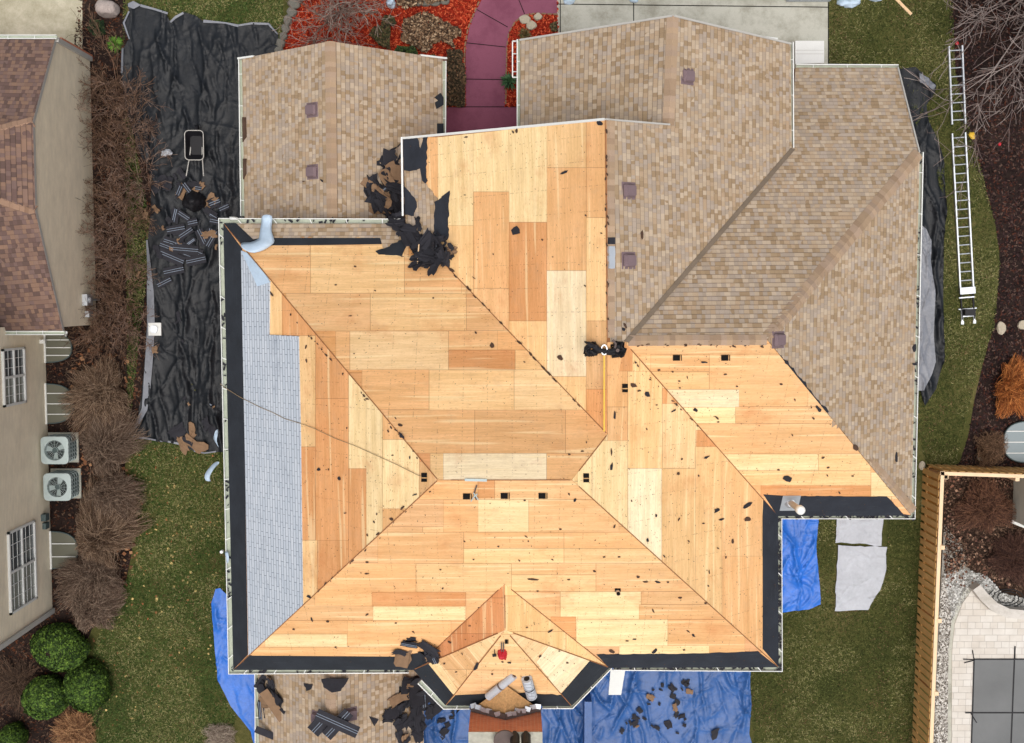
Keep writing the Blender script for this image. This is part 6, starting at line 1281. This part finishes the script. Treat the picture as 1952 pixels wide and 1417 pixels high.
def strp(a,b,w_,z,label,mat='scrap',stripes=True,n=0):
    A,B=P(*a,z),P(*b,z); d=(B-A).normalized(); s_=Vector((-d.y,d.x,0)); mb=MB(); q=[A-s_*w_/2,B-s_*w_/2,B+s_*w_/2,A+s_*w_/2]; mb.prism(q,.012)
    if stripes:
        for k_ in (-.035,.035): mb.bar(A+s_*k_+Vector((0,0,.005)),B+s_*k_+Vector((0,0,.005)),.015,.004,mi=1)
    o=mb.build('shingle_strip',[mat,'stripe'] if stripes else mat); recenter(o); return tag(o,label,'shingle strip')
strp((603,1362),(682,1397),.36,5.30,'long black shingle strip lying on top of the crossed strips between the porch vents'); strp((596,1396),(622,1368),.42,5.16,'black shingle strip at the lower left of the crossed strips between the porch vents'); strp((622,1404),(665,1358),.34,5.24,'black shingle strip running diagonally under the crossed strips by the right porch vent')
strp((502,1318),(540,1372),.3,3.75,'long brown shingle strip lying diagonally on the heap at the left of the porch roof','tanscrap',False); strp((487,1390),(531,1408),.22,3.5,'dark shingle strip at the bottom left of the porch roof','scrap',False)
shard([(608,1292),(660,1290),(645,1315),(628,1318),(612,1308)],.15,slope_='porch_r',label='large torn felt piece on the porch roof just under the gutter',seed=3); shard([(702,1365),(720,1371),(712,1384)],.05,slope_='porch_r',label='triangular black scrap on the porch roof left of the heap',seed=4,ragged=.3); shard([(581,1302),(598,1304),(596,1312),(586,1317)],.05,slope_='porch_l',label='small torn scrap on the porch roof left of the large felt piece',seed=5)
shard([(737,312),(745,300),(748,330),(733,345),(728,330)],.08,slope_='wing_r',label='black diamond shaped scrap above the heap on the left wing roof',seed=6)
# ground debris on the black sheet
for i,(a,b,w_,st) in enumerate([((305,466),(365,488),.3,1),((312,458),(350,470),.3,1),((345,470),(385,486),.3,1),((378,438),(392,466),.28,1),((342,452),(366,436),.24,1),((328,442),(346,439),.26,1),((300,545),(326,532),.22,1),((402,436),(398,458),.22,1),((358,426),(376,422),.25,1),((418,400),(436,392),.2,1),((390,398),(412,412),.2,0),((318,440),(352,434),.26,1),((330,474),(378,478),.3,1),((395,470),(412,440),.24,1),((303,480),(350,500),.34,1),((355,500),(392,492),.3,1),((312,520),(350,512),.28,1),((340,405),(360,418),.2,1),((400,420),(425,425),.22,1),((350,350),(362,366),.16,1),((338,372),(345,355),.16,1),((372,358),(384,360),.14,1)]):
    o=strp(a,b,w_,.19+.004*i,'dark shingle strip with pale sealant lines scattered on the black sheet',stripes=bool(st)); o['group']='shingle strips on the black sheet'
heap([(290,330),(350,330),(410,380),(414,480),(300,490),(280,420)],34,.14,.2,.32,'shingle offcut strewn on the black sheet between the houses','offcuts on the black sheet',7,.28,.4,None,.25)
heap([(330,820),(410,800),(412,850),(345,850)],9,.12,.24,.55,'shingle piece lying at the lower end of the black sheet','pieces at the lower end of the black sheet',8,.3,.0,None,.15)
heap([(280,500),(410,500),(410,780),(290,780)],9,.14,.18,.25,'stray shingle bit on the lower half of the black sheet','stray bits on the black sheet',9,.3,.2,None,.15)
heap([(1200,1300),(1330,1300),(1320,1400),(1160,1400),(1220,1350)],32,.14,.22,.2,'brown shingle scrap strewn on the big blue tarp','scraps on the big blue tarp',10,.12,.0,None,.2,(.4,.9))
heap([(840,1355),(890,1355),(890,1417),(840,1417)],5,.14,.2,.3,'shingle scrap on the blue tarp left of the chimney','scraps left of the chimney',14,.1,.0,None,.2)
shard([(1355,1395),(1372,1388),(1366,1408),(1358,1412)],0,h=.25,label='large dark scrap lying alone at the bottom of the big blue tarp',seed=8)
heap([(172,530),(280,380),(290,500),(250,620)],4,.5,.9,.35,'tan shingle offcut caught in the bare bushes','offcuts in the bare bushes',15,1.,.0,None,.3)
